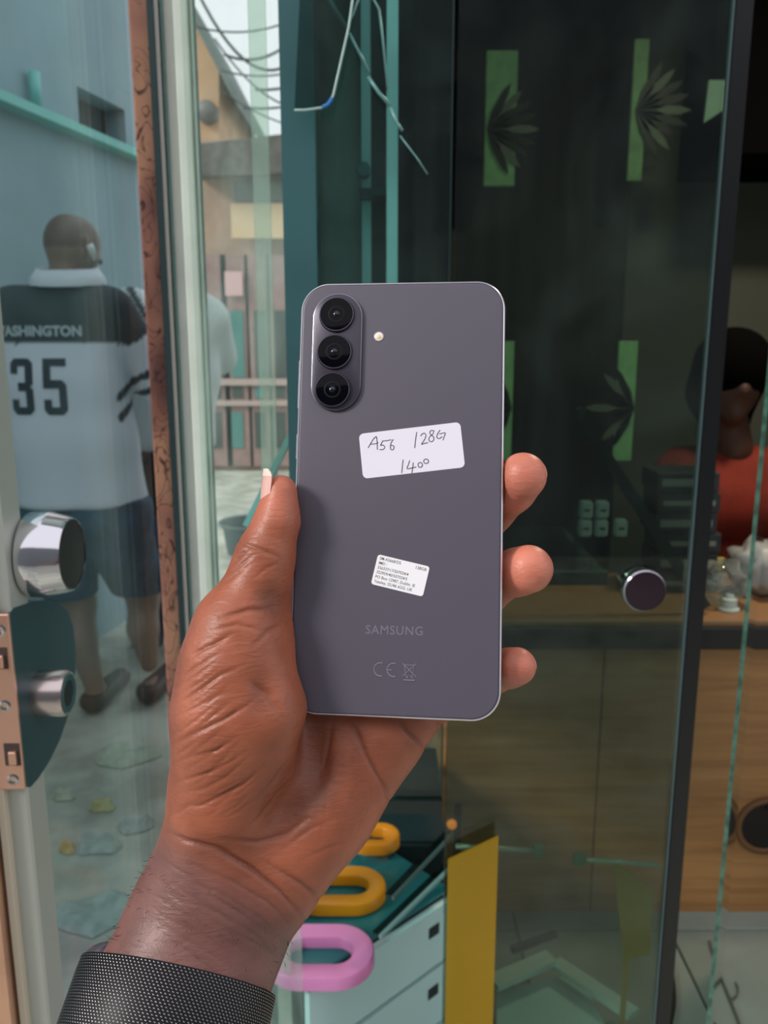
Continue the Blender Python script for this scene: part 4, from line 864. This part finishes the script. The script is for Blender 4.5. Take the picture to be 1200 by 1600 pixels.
for nm, ya, yb in (('volume_button', 560, 636), ('power_button', 676, 716)):
    y0 = ph_local(466, ya)[1]; y1 = ph_local(464, yb)[1]
    MB(PM).box((-W2/2-.15, (y0+y1)/2, -TH/2), (.9, abs(y0-y1), 2.6), bev=.25).build(nm, m_frame, phone)
# camera island
icx, icy = ph_local(527, 551)
isl = [[(x, y, z) for x, y in rrect(w, h, r, 16, icx, icy)] for w, h, r, z in ((19.0, 45.2, 9.5, 0.0), (19.0, 45.2, 9.5, .9), (18.7, 44.9, 9.35, 1.25), (18.1, 44.3, 9.05, 1.4))]
island = MB(PM).add(*loft(isl, cap0=False)).build('camera_island', m_isl, phone, auto=30)
rim = [[(x, y, z) for x, y in rrect(w, h, r, 16, icx, icy)] for w, h, r, z in ((18.95, 45.15, 9.48, 1.0), (18.8, 45.0, 9.4, 1.32), (18.3, 44.5, 9.15, 1.42))]
MB(PM).add(*loft(rim, cap0=False, cap1=False)).build('polished_edge', mat('polished_edge', '#8e8a96', .2, .9), island, auto=30)
axz = (ph_world((0, 0, 1))-ph_world((0, 0, 0)))
for (lx, ly) in ((527.5, 494), (524, 552), (521, 611)):
    x, y = ph_local(lx, ly); R = 6.55
    ring = MB(PM).lathe((x, y, 1.4), (0, 0, 1), [(R+.35, -.1), (R+.3, .25), (R, 1.1), (R-.1, 1.2), (R-.35, 1.2), (R-.5, .8)], 56, cap=False).build('lens_ring', mat('lens_ring', '#5a5662', .22, .9), island, auto=40)
    MB(PM).lathe((x, y, 1.4), (0, 0, 1), [(R-.45, .7), (R-.48, 1.02), (R-1.2, 1.06), (.01, 1.1)], 48).build('lens_glass', mat('lens_glass', '#030308', .05, 0, spec=.15), ring, auto=40)
    MB(PM).lathe((x, y, 1.4), (0, 0, 1), [(3.2, 1.085), (3.1, 1.105), (2.7, 1.11), (2.6, 1.10)], 40, cap=False).build('aperture_ring', mat('aperture_ring', '#08080c', .4, spec=.2), ring, auto=40)
    MB(PM).lathe((x, y, 1.4), (0, 0, 1), [(1.2, 1.1), (1.1, 1.2), (.7, 1.3), (.02, 1.34)], 24).build('iris', mat('lens_coating', '#0a0e22', .03, 0, spec=.6), ring, smooth=True)
fx, fy = ph_local(592, 526)
fl = MB(PM).lathe((fx, fy, .0), (0, 0, 1), [(2.0, -.1), (2.0, .12), (1.75, .15), (1.7, .1)], 32, cap=False).build('flash_ring', mat('flash_ring', '#9a949c', .3, .8), phone, auto=40)
MB(PM).lathe((fx, fy, .0), (0, 0, 1), [(1.72, .05), (1.6, .13), (.02, .15)], 32).build('flash_lens', mat('flash_lens', '#efe6da', .25, 0, coat=1), fl, smooth=True)
MB(PM).lathe((fx+.1, fy-.1, .0), (0, 0, 1), [(.75, .14), (.7, .19), (.02, .2)], 20).build('flash_diode', mat('flash_diode', '#f0cf8a', .4), fl, smooth=True)
# frames for the stickers
def decal_frame(c, ax):        # centre px, and two px along its reading direction
    cx, cy = ph_local(*c); ax0 = ph_local(*ax[0]); ax1 = ph_local(*ax[1]); a = math.atan2(ax1[1]-ax0[1], ax1[0]-ax0[0])
    return cx, cy, a
def on_phone(cx, cy, a, pts, z): 
    ca, sa = math.cos(a), math.sin(a); return [(cx+x*ca-y*sa, cy+x*sa+y*ca, z) for x, y in pts]
cx, cy, a = decal_frame((643, 704), ((559, 679), (719, 660)))
st = MB(PM).add(*loft([on_phone(cx, cy, a, rrect(38, 17, 1.8, 6), .0), on_phone(cx, cy, a, rrect(38, 17, 1.8, 6), .12), on_phone(cx, cy, a, rrect(37.8, 16.8, 1.7, 6), .16)], cap0=False)).build('price_sticker', mat('sticker_paper', '#e6e1ee', .75, 0), phone)
st['label'] = 'white paper sticker with handwriting'
Z = lambda pts: [(440+x/3.158, 420+y/3.158) for x, y in pts]
def circ(x, y, rx, ry=None, a0=0, n=16): ry = ry or rx; return [(x+rx*math.cos(math.radians(a0)+2*math.pi*k/n), y+ry*math.sin(math.radians(a0)+2*math.pi*k/n)) for k in range(n+1)]
strokes = [
 [(427, 884), (440, 862), (455, 838), (468, 828)], [(468, 828), (471, 850), (473, 892)], [(436, 866), (460, 864), (478, 858)],
 [(500, 848), (492, 864), (488, 872), (500, 870), (509, 878), (506, 888), (494, 893), (484, 892)], [(500, 850), (520, 848), (542, 844)],
 [(552, 842), (541, 858), (537, 878), (540, 892), (550, 893), (555, 882), (552, 873), (540, 872)],
 [(667, 806), (661, 845), (657, 884)],
 [(686, 826), (694, 815), (706, 812), (712, 822), (706, 842), (690, 866), (704, 862), (722, 858)],
 [(752, 800), (738, 798), (731, 808), (738, 820), (750, 830), (750, 846), (738, 854), (727, 846), (730, 830), (746, 816), (752, 800)],
 [(782, 796), (770, 814), (766, 832), (778, 838), (792, 828)], [(778, 816), (792, 812), (808, 810), (802, 828), (796, 846)],
 [(600, 942), (596, 975), (593, 1008)],
 [(632, 946), (626, 966), (619, 986), (640, 984), (664, 978)], [(650, 956), (647, 980), (643, 1008)],
 circ(684, 968, 11, 12), circ(713, 950, 12, 11)]
hw = MB(PM)
for s_ in strokes:
    pts = [ph_local(*q) for q in Z(s_)]
    # smooth the stroke a little
    sm = []
    for i in range(len(pts)-1):
        p0 = pts[max(i-1, 0)]; p1 = pts[i]; p2 = pts[i+1]; p3 = pts[min(i+2, len(pts)-1)]
        for t in (0, .33, .66): sm.append(tuple(.5*((2*p1[c])+(-p0[c]+p2[c])*t+(2*p0[c]-5*p1[c]+4*p2[c]-p3[c])*t*t+(-p0[c]+3*p1[c]-3*p2[c]+p3[c])*t**3) for c in (0, 1)))
    sm.append(pts[-1])
    hw.tube([(x, y, .165) for x, y in sm], .15, 6)
hw.build('handwriting', mat('pen_ink', '#2e2c33', .6), st)
cx, cy, a = decal_frame((625.5, 899), ((591, 867), (670, 886)))
st2 = MB(PM).add(*loft([on_phone(cx, cy, a, rrect(19.6, 11.2, 1, 5), 0), on_phone(cx, cy, a, rrect(19.6, 11.2, 1, 5), .1), on_phone(cx, cy, a, rrect(19.5, 11.1, .95, 5), .13)], cap0=False)).build('printed_sticker', mat('sticker_white', '#f2f0f3', .7), phone)
st2['label'] = 'small white printed sticker with tiny text'
tx = MB(PM)
def put_text(mb, body, cx, cy, a, ox, oy, cap, z, align='LEFT', space=1, bold=0, sx=1):
    V, Fc = text_mesh(body, cap/.73, space, bold, align)
    mb.add(on_phone(cx, cy, a, [(ox+v.x*sx, oy+v.y) for v in V], z), Fc)
for i, (l, x0) in enumerate((('SM-A566B/DS', -8.9), ('IMEI :', -8.9), ('356337/17/507024/4', -8.9), ('352959/40/507024/5', -8.9), ('PO Box 12987, Dublin. IE', -8.9), ('Yateley, GU46 6GG. UK', -8.9))):
    put_text(tx, l, cx, cy, a, x0, 4.35-i*1.72, 1.12, .14, sx=.92, bold=.012, space=1.02 if i > 3 else 1)
put_text(tx, '128GB', cx, cy, a, 8.9, 4.15, 1.12, .14, align='RIGHT', bold=.012)
tx.build('print', mat('print_ink', '#2c2c31', .7), st2)
lg = MB(PM); cx, cy, a = decal_frame((616, 985.5), ((565, 984), (667, 987)))
put_text(lg, 'SAMSUNG', cx, cy, a, 0, 0, 3.3, .035, align='CENTER', space=1.12, bold=.03, sx=.95)
lg.build('brand_lettering', mat('etched_letters', '#8a8494', .35, .4), phone)
mk = MB(PM); cx, cy, a = decal_frame((616, 1047), ((590, 1046), (642, 1048)))
def arc(x, y, r, a0, a1, n=14): return [(x+r*math.cos(math.radians(a0+(a1-a0)*k/n)), y+r*math.sin(math.radians(a0+(a1-a0)*k/n))) for k in range(n+1)]
def ln(pts, r=.17): mk.tube(on_phone(cx, cy, a, pts, .03), r, 5)
ln(arc(-5.0, 0, 2.4, 75, 285), .22); ln(arc(-.2, 0, 2.4, 75, 285), .22); ln([(-2.6, 0), (-.9, 0)], .22)
ln([(3.3, 2.0), (7.6, 2.0)]); ln([(3.7, 2.0), (4.2, -1.8), (6.7, -1.8), (7.2, 2.0)]); ln([(3.0, 2.6), (8.0, -2.2)]); ln([(8.0, 2.6), (3.0, -2.2)]); ln([(3.4, -3.4), (7.6, -3.4)], .3); ln(circ(4.6, -2.1, .35)); ln(circ(6.4, -2.1, .35))
mk.build('conformity_marks', MATS['etched_letters'], phone)
MB(PM).box((0, H2/2-.1, -TH/2), (.9, .5, .9), bev=.15).build('microphone_nub', m_frame, phone)
# ------------------------------------------------------------------ the hand and forearm, one continuous surface (worked out in camera millimetres)
def hc(px, py, d): return ((px-600)*d/F, (py-800)*d/F, d)
def cap(a, ra, b, rb, sc=None):
    t = (*hc(*a), ra, *hc(*b), rb); return t+(sc,) if sc else t
T = (1, 1, .78)
fld = Field((-165, -60, 225), (85, 330, 372), .7)
g1 = fld.group([
    cap((60, 2250, 232), 37, (150, 1850, 272), 34, T), cap((150, 1850, 272), 34, (262, 1600, 300), 31, T), cap((262, 1600, 300), 31, (322, 1452, 314), 29.5, T),
    cap((322, 1452, 314), 28, (365, 1330, 317), 26, T),
    cap((350, 1370, 316), 25, (350, 1235, 308), 18.5), cap((350, 1235, 308), 18, (362, 1120, 303), 20.5), cap((362, 1120, 303), 19.5, (368, 1040, 303), 18),
    cap((364, 1040, 303), 17.5, (372, 985, 303), 16.2), cap((424, 900, 309), 6, (434, 1000, 311), 6.5), cap((394, 1025, 300), 9.5, (416, 1112, 298), 12), cap((416, 1112, 298), 12, (405, 1200, 303), 13),
    cap((582, 1150, 329), 19, (500, 1260, 323), 20), cap((500, 1260, 323), 20, (418, 1368, 317), 21),
    cap((420, 1300, 322), 18, (500, 1130, 331), 15), cap((500, 1130, 331), 14, (520, 970, 334), 12), cap((440, 1260, 322), 15, (600, 1040, 334), 11),
    cap((640, 1105, 329), 10, (520, 960, 336), 11.5), cap((560, 1180, 328), 14, (640, 1118, 329), 10.5),
], 3.2)
g2 = fld.group([
    cap((376, 972, 303), 14.2, (402, 915, 304), 11), cap((402, 915, 304), 11, (415, 868, 305), 10.1), cap((415, 868, 305), 9.8, (432, 815, 306), 7.2), cap((432, 815, 306), 6.9, (438, 766, 306.5), 5.2),
    cap((436, 812, 303), 6.3, (439, 772, 304), 4.8),
], 1.8)
def finger(j): return fld.group([cap(j[i][:3], j[i][3], j[i+1][:3], j[i+1][3]) for i in range(len(j)-1)], 1.0)
fi = [finger([(540, 975, 336, 11), (590, 810, 347, 9), (620, 700, 338, 8.3), (632, 640, 328, 7.4)]),
      finger([(590, 1010, 336, 10.5), (700, 890, 349, 9), (772, 797, 328, 8.0), (800, 765, 316, 8.6), (817, 744, 308, 8.8)]),
      finger([(620, 1060, 334, 10), (715, 985, 348, 8.6), (780, 908, 328, 8.0), (808, 894, 316, 8.8), (826, 889, 309, 9.0)]),
      finger([(640, 1110, 330, 9), (715, 1090, 343, 7.6), (772, 1055, 328, 6.8), (796, 1044, 317, 7.2), (808, 1041, 311, 7.1)])]
hf = smin(g1, g2, 5)
ff = fi[0]
for q in fi[1:]: ff = np.minimum(ff, q)
hf = smin(hf, ff, 3)
# the flesh gives way where the phone presses on it
gx = (fld.lo[0]+fld.h*np.arange(fld.n[0])).astype(np.float32)[:, None, None]; gy = (fld.lo[1]+fld.h*np.arange(fld.n[1])).astype(np.float32)[None, :, None]; gz = (fld.lo[2]+fld.h*np.arange(fld.n[2])).astype(np.float32)[None, None, :]
q = (gx-PT[0], -gy-PT[1], -gz-PT[2]); L = [q[0]*PR[0, i]+q[1]*PR[1, i]+q[2]*PR[2, i] for i in range(3)]
bx = np.abs(L[0])-(W2/2-RC); by = np.abs(L[1])-(H2/2-RC)
pd = np.maximum(np.sqrt(np.maximum(bx, 0)**2+np.maximum(by, 0)**2)+np.minimum(np.maximum(bx, by), 0)-RC, np.abs(L[2]+TH/2)-TH/2)
hf = -smin(-hf, pd-.25, 1.2)
del q, L, bx, by, pd, ff, fi, g1, g2
for ax_ in range(3):
    for e_ in (0, -1):
        i_ = [slice(None)]*3; i_[ax_] = e_; hf[tuple(i_)] = 1.0
V, Q = surface_nets(hf, fld.lo, fld.h); del hf
# keep the largest connected piece
par = np.arange(len(V))
E_ = np.concatenate([Q[:, [0, 1]], Q[:, [1, 2]], Q[:, [2, 3]]])
for _ in range(400):
    m_ = np.minimum(par[E_[:, 0]], par[E_[:, 1]]); p2 = par.copy(); np.minimum.at(p2, E_[:, 0], m_); np.minimum.at(p2, E_[:, 1], m_); p2 = p2[p2]
    if (p2 == par).all(): break
    par = p2
big = np.bincount(par).argmax(); keep = par == big; mp_ = -np.ones(len(V), int); mp_[keep] = np.arange(keep.sum())
Q = Q[keep[Q[:, 0]]]; Q = mp_[Q]; V = V[keep]
V = relax(V, Q, 5, .5)
N = normals(V, Q)
px = V[:, 0]*F/V[:, 2]+600; py = V[:, 1]*F/V[:, 2]+800
rc_ = random.Random(11)
creases = [   # px polyline, depth mm, half width px
 ([(262, 1300), (290, 1314), (340, 1330), (394, 1357), (439, 1393), (478, 1440)], 1.5, 6), ([(345, 1312), (403, 1317), (448, 1305), (480, 1280)], .9, 5),
 ([(420, 1350), (470, 1380), (508, 1412)], 1.0, 6), ([(300, 1350), (360, 1375), (420, 1410), (460, 1452)], .55, 4), ([(280, 1372), (350, 1398), (410, 1436), (445, 1475)], .45, 4), ([(270, 1400), (340, 1425), (400, 1460), (432, 1500)], .4, 4),
 ([(540, 1118), (556, 1140), (572, 1178), (600, 1228), (612, 1262)], 1.0, 5), ([(618, 1122), (640, 1145), (668, 1172)], 1.2, 5), ([(520, 1125), (512, 1170), (500, 1220)], .6, 5),
 ([(283, 1262), (315, 1258), (345, 1244), (380, 1226), (412, 1195)], .8, 4), ([(262, 1168), (308, 1143), (349, 1125), (392, 1098)], .7, 4), ([(270, 1195), (300, 1182), (340, 1172), (370, 1150)], .4, 3), ([(268, 1225), (300, 1215), (335, 1205), (365, 1188)], .5, 3),
 ([(280, 1240), (320, 1232), (352, 1215), (392, 1180)], .4, 3), ([(300, 1022), (335, 1006), (364, 990)], .7, 4), ([(285, 1095), (320, 1072), (345, 1054), (380, 1040)], .7, 4), ([(280, 1060), (310, 1040), (345, 1020)], .45, 3), ([(275, 1120), (300, 1108), (330, 1092), (360, 1080)], .4, 3),
 ([(372, 846), (401, 856), (437, 871)], .8, 4), ([(358, 887), (372, 872), (392, 853)], .6, 3), ([(352, 900), (372, 886), (398, 866)], .5, 3), ([(345, 915), (370, 896), (395, 880)], .4, 3), ([(395, 905), (412, 890), (436, 880)], .4, 3),
 ([(343, 966), (389, 952), (430, 952)], .9, 5), ([(330, 985), (370, 975), (410, 985)], .5, 4), ([(395, 1010), (420, 985), (445, 975)], .6, 5), ([(390, 1065), (420, 1085), (440, 1120)], .8, 7),
 ([(380, 1300), (430, 1260), (470, 1215)], .5, 5), ([(400, 1250), (430, 1225), (452, 1190)], .4, 4), ([(440, 1330), (480, 1300), (520, 1280)], .35, 4), ([(470, 1345), (520, 1322), (548, 1315)], .35, 4)]
creases = [(a_, d_, w_*.72) for a_, d_, w_ in creases]
for _ in range(46):
    x, y = rc_.uniform(262, 345), rc_.uniform(1035, 1285); L1 = rc_.uniform(28, 85); an_ = math.radians(rc_.gauss(-28, 5)-(1285-y)*.03)
    creases.append(([(x, y), (x+L1*.5*math.cos(an_), y+L1*.5*math.sin(an_)+2), (x+L1*math.cos(an_), y+L1*math.sin(an_)-2)], rc_.uniform(.12, .32), 2.0))
for _ in range(30):
    x, y = rc_.uniform(205, 400), rc_.uniform(1325, 1470); L1 = rc_.uniform(50, 120); an_ = math.radians(rc_.gauss(30, 4))
    creases.append(([(x, y), (x+L1*.5*math.cos(an_), y+L1*.5*math.sin(an_)-2), (x+L1*math.cos(an_), y+L1*math.sin(an_)+3)], rc_.uniform(.12, .3), 2.2))
for _ in range(16):
    x, y = rc_.uniform(500, 600), rc_.uniform(1140, 1290); L1 = rc_.uniform(30, 60); an_ = math.radians(rc_.gauss(75, 10))
    creases.append(([(x, y), (x-L1*.5*math.cos(an_), y+L1*.5*math.sin(an_)), (x-L1*.8*math.cos(an_), y+L1*math.sin(an_))], rc_.uniform(.1, .22), 2.0))
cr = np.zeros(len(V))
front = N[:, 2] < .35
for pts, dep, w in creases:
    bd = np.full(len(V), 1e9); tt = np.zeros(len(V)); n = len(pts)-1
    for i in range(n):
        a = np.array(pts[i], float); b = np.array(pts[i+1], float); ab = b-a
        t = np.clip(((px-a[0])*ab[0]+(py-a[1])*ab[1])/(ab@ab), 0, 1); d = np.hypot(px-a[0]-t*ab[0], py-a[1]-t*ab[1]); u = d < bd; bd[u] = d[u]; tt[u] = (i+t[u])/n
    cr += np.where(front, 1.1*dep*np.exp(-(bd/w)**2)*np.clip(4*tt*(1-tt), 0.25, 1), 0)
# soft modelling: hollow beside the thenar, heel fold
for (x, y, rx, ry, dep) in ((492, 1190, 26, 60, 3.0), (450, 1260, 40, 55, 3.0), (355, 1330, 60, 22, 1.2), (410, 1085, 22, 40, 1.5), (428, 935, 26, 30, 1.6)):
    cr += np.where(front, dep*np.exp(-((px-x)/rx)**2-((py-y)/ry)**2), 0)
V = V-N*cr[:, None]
V = relax(V, Q, 1, .15)
ss = lambda x, a, b: (lambda t: t*t*(3-2*t))(np.clip((x-a)/(b-a), 0, 1))
palm = ss(-((px-281)*.53*-1+(py-1312)*.85+(px-281)*-.53*0)*1.0, -25, 30)   # above the wrist fold
wl = (py-1300)-(px-281)*.63
palm = ss(-wl, -75, 30)
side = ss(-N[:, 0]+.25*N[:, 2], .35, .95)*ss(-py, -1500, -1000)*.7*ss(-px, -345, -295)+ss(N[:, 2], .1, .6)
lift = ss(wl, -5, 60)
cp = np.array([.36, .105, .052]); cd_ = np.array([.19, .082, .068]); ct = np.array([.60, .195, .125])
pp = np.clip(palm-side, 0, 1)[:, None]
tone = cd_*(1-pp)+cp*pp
tip = (ss(px, 770, 800)*(px > 760))[:, None]; tone = tone*(1-tip*pp)+ct*tip*pp
tt_ = (ss(-py, -860, -800)*(px < 470))[:, None]; tone = tone*(1-.35*tt_)+ct*.35*tt_
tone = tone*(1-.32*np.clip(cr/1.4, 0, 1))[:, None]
Wd = np.array(CMAT)@V.T; Wd = (Wd.T/1000)+np.array(CAM)
m_skin = bpy.data.materials.new('skin'); m_skin.use_nodes = True; t = m_skin.node_tree; b = t.nodes['Principled BSDF']
va = t.nodes.new('ShaderNodeVertexColor'); va.layer_name = 'tone'
g = t.nodes.new('ShaderNodeTexCoord')
n1 = t.nodes.new('ShaderNodeTexNoise'); n1.inputs['Scale'].default_value = 55; n1.inputs['Detail'].default_value = 5
mr = t.nodes.new('ShaderNodeMapRange'); mr.inputs[1].default_value = .3; mr.inputs[2].default_value = .7; mr.inputs[3].default_value = .78; mr.inputs[4].default_value = 1.16
mm = t.nodes.new('ShaderNodeVectorMath'); mm.operation = 'SCALE'
L_ = t.links.new; L_(g.outputs['Object'], n1.inputs['Vector']); L_(n1.outputs['Fac'], mr.inputs[0]); L_(va.outputs[0], mm.inputs[0]); L_(mr.outputs[0], mm.inputs['Scale']); L_(mm.outputs[0], b.inputs['Base Color'])
b.inputs['Roughness'].default_value = .42; b.inputs['Specular IOR Level'].default_value = .45
b.inputs['Subsurface Weight'].default_value = .12; b.inputs['Subsurface Radius'].default_value = (1, .35, .2); b.inputs['Subsurface Scale'].default_value = .003
mpn = t.nodes.new('ShaderNodeMapping'); mpn.inputs['Rotation'].default_value = (0, math.radians(28), 0); mpn.inputs['Scale'].default_value = (90, 300, 420); L_(g.outputs['Object'], mpn.inputs[0])
n2 = t.nodes.new('ShaderNodeTexNoise'); n2.inputs['Scale'].default_value = 1.0; n2.inputs['Detail'].default_value = 4; n2.inputs['Distortion'].default_value = .8; L_(mpn.outputs[0], n2.inputs['Vector'])
v2 = t.nodes.new('ShaderNodeTexVoronoi'); v2.inputs['Scale'].default_value = 900; v2.feature = 'DISTANCE_TO_EDGE'; L_(g.outputs['Object'], v2.inputs['Vector'])
b1 = t.nodes.new('ShaderNodeBump'); b1.inputs['Strength'].default_value = .5; b1.inputs['Distance'].default_value = .0007; L_(n2.outputs['Fac'], b1.inputs['Height'])
b2 = t.nodes.new('ShaderNodeBump'); b2.inputs['Strength'].default_value = .3; b2.inputs['Distance'].default_value = .0002; L_(v2.outputs['Distance'], b2.inputs['Height']); L_(b1.outputs[0], b2.inputs['Normal']); L_(b2.outputs[0], b.inputs['Normal'])
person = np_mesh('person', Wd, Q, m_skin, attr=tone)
tag(person, "bare left hand and forearm of a person gripping the dark grey phone from behind", 'person')
NW = (np.array(CMAT)@N.T).T
# nails: curved plates lying on the finger ends
m_nail = mat('nail', '#e0b0a4', .25, 0, coat=.4)
m_nailtip = mat('nail_free_edge', '#e9d6c9', .35)
def nail(cx_, cy_, d, axis, out, r, ln_, half, free=.0, name='fingernail'):
    """axis: unit vector to the fingertip, out: way the nail faces (camera mm)"""
    A = Vector(axis).normalized(); O = Vector(out); O = (O-A*O.dot(A)).normalized(); S = A.cross(O); c = Vector(hc(cx_, cy_, d))
    nu, nv = 12, 12; top = []; bot = []
    for j in range(nv+1):
        tj = j/nv; z = -ln_/2+ln_*tj; wd_ = half*(1-.25*(1-tj)**4) * (1 if tj < .8 else math.sqrt(max(0.05, 1-((tj-.8)/.24)**2))); lift_ = .15+.55*max(0, tj-.75)
        for i in range(nu+1):
            a = wd_*(2*i/nu-1); rr = r*(1-.12*tj*tj)+lift_
            top.append(c+A*z+O*(rr*math.cos(a))+S*(rr*math.sin(a))); bot.append(c+A*z+O*((rr-.5)*math.cos(a))+S*((rr-.5)*math.sin(a)))
    n = len(top); Fc = []
    for j in range(nv):
        for i in range(nu):
            a0 = j*(nu+1)+i; Fc += [(a0, a0+1, a0+nu+2, a0+nu+1), (n+a0+nu+1, n+a0+nu+2, n+a0+1, n+a0)]
    for j in range(nv):
        for i in (0, nu): a0 = j*(nu+1)+i; Fc.append((a0, a0+nu+1, n+a0+nu+1, n+a0))
    for i in range(nu):
        for j in (0, nv): a0 = j*(nu+1)+i; Fc.append((a0, a0+1, n+a0+1, n+a0))
    o = mesh(name, [C2W(v) for v in top+bot], Fc, m_nail, person, smooth=True, auto=60)
    o.data.materials.append(m_nailtip)
    for p in o.data.polygons:
        lc = o.data.vertices[p.vertices[0]].index % n // (nu+1)
        if lc >= nv-2 and free: p.material_index = 1
    return o
nail(438, 768, 306.0, (.05, -1, 0), (-1, 0, -.42), 7.2, 16, .78, 1, 'thumb_nail')
nail(817, 744, 309, (.25, -.45, -.8), (1, 0.2, .55), 8.4, 9, .75)
nail(826, 889, 310, (.25, -.1, -.9), (1, 0, .45), 8.6, 9, .75)
nail(808, 1041, 312, (.2, -.1, -.95), (.9, -.35, .45), 6.7, 8, .75)
# short hairs on the forearm
fw = np.nonzero((wl > 60) & (N[:, 2] < .5))[0]; rs = np.random.RandomState(3); pick = rs.choice(fw, 1300)
hb = MB()
for i in pick:
    if py[i] > 1800 or rs.rand() > (1 if px[i] < 330 else .45): continue
    p = Vector(Wd[i]); n = Vector(NW[i]); d = (Vector(C2W((-.35+rs.normal()*.25, .3+rs.normal()*.3, rs.normal()*.2)))-CAM+n*.0007).normalized(); w = d.cross(n).normalized()*.00005; L1 = .0014+.0014*rs.rand()
    hb.add([p-w, p+w, p+d*L1*.5+n*.0005, p+d*L1+n*.0003], [(0, 1, 2), (2, 3, 0)])
hh = hb.build('arm_hair', mat('hair', '#140e0d', .5), person); hh['kind'] = 'stuff'

# ------------------------------------------------------------------ wristwatch
wa = Vector(hc(322, 1450, 314))-Vector(hc(212, 1850, 268)); wa.normalize()
wu = Vector((1, 0, 0)); wu = (wu-wa*wu.dot(wa)).normalized(); ww = wu.cross(wa); ww = ww if ww.z < 0 else -ww
wc = Vector(hc(262, 1588, 302))
AU, AW, BW = 36.5, 31.0, 26.0
watch = thing('wristwatch', 'dark metal wristwatch on a woven mesh band around the wrist', 'wristwatch', C2W(wc))
def ring_pt(th, z, e=0): 
    return C2W(wc+wu*((AU+e)*math.cos(th))+ww*((AW+e)*math.sin(th))+wa*z)
n = 128; prof = [(-BW/2, -.2), (-BW/2, .25), (-BW/2+.4, .45), (BW/2-.4, .45), (BW/2, .25), (BW/2, -.2), (BW/2-.3, -.6), (-BW/2+.3, -.6)]
V_ = []; Fc = []
for i in range(n):
    th = 2*math.pi*i/n
    for z, e in prof: V_.append(ring_pt(th, z, e))
k = len(prof)
for i in range(n):
    i2 = (i+1) % n
    for j in range(k): j2 = (j+1) % k; Fc.append((i*k+j, i*k+j2, i2*k+j2, i2*k+j))
band = mesh('mesh_band', V_, Fc, mat('band_base', '#101014', .45, .6), watch, auto=50)
lk = MB(); nz_ = 27; nt_ = 150
for j in range(nz_):
    z = -BW/2+.7+(BW-1.4)*j/(nz_-1)
    for i in range(nt_):
        th = 2*math.pi*(i+.5*(j % 2))/nt_
        c = ring_pt(th, z, .48); du = (ring_pt(th+.01, z, .48)-ring_pt(th-.01, z, .48)).normalized(); da = (C2W(wa)-CAM)*1000; no = da.cross(du).normalized()
        if no.dot(c-C2W(wc+wa*z)) < 0: no = -no
        e1 = (du*.9+da*.42).normalized()*.00048; e2 = (da*.9-du*.42).normalized()*.00024; e3 = no*.00022
        lk.add([c+e1, c+e2, c-e1, c-e2, c+e3], [(0, 1, 4), (1, 2, 4), (2, 3, 4), (3, 0, 4)])
w_ = lk.build('woven_links', mat('band_links', '#96928e', .28, 1), band, smooth=True); w_['kind'] = 'stuff'
cn = (-wu*.80-ww*.60).normalized(); cu_ = wa.cross(cn).normalized()
cc = wc+cn*30.0
def cfrm(x, y, z): return C2W(cc+cu_*x+wa*y+cn*z)
cl = [[cfrm(x, y, z) for x, y in rrect(w, h, r, 10)] for w, h, r, z in ((30, 36, 8, 0), (36, 42, 11, 2.0), (38, 44, 12, 5), (37.5, 43.5, 12, 8), (35, 41, 11, 9.5))]
mesh('watch_case', *loft(cl), mat('watch_case_metal', '#77707a', .32, .8), watch, auto=45)
cl = [[cfrm(x, y, z) for x, y in rrect(w, h, r, 10)] for w, h, r, z in ((34.5, 40.5, 11, 9.4), (33, 39, 10, 10.3), (31, 37, 9, 10.6))]
mesh('watch_glass', *loft(cl), m_blackglass, watch, auto=45)
for sg in (-1, 1):
    mb = MB(); mb.tube([cfrm(sg*17, -12, 2.5), cfrm(sg*17, 12, 2.5)], .0022, 12); mb.build('lug_bar', mat('lug_metal', '#5a565e', .25, 1), watch, smooth=True)
mb = MB(); a_ = (C2W(wa)-CAM)*1000
mb.lathe(cfrm(6, -21.5, 5), -a_, [(.0032, 0), (.0036, .0005), (.0036, .002), (.003, .0026)], 20).build('crown', MATS['lug_metal'], watch, smooth=True)
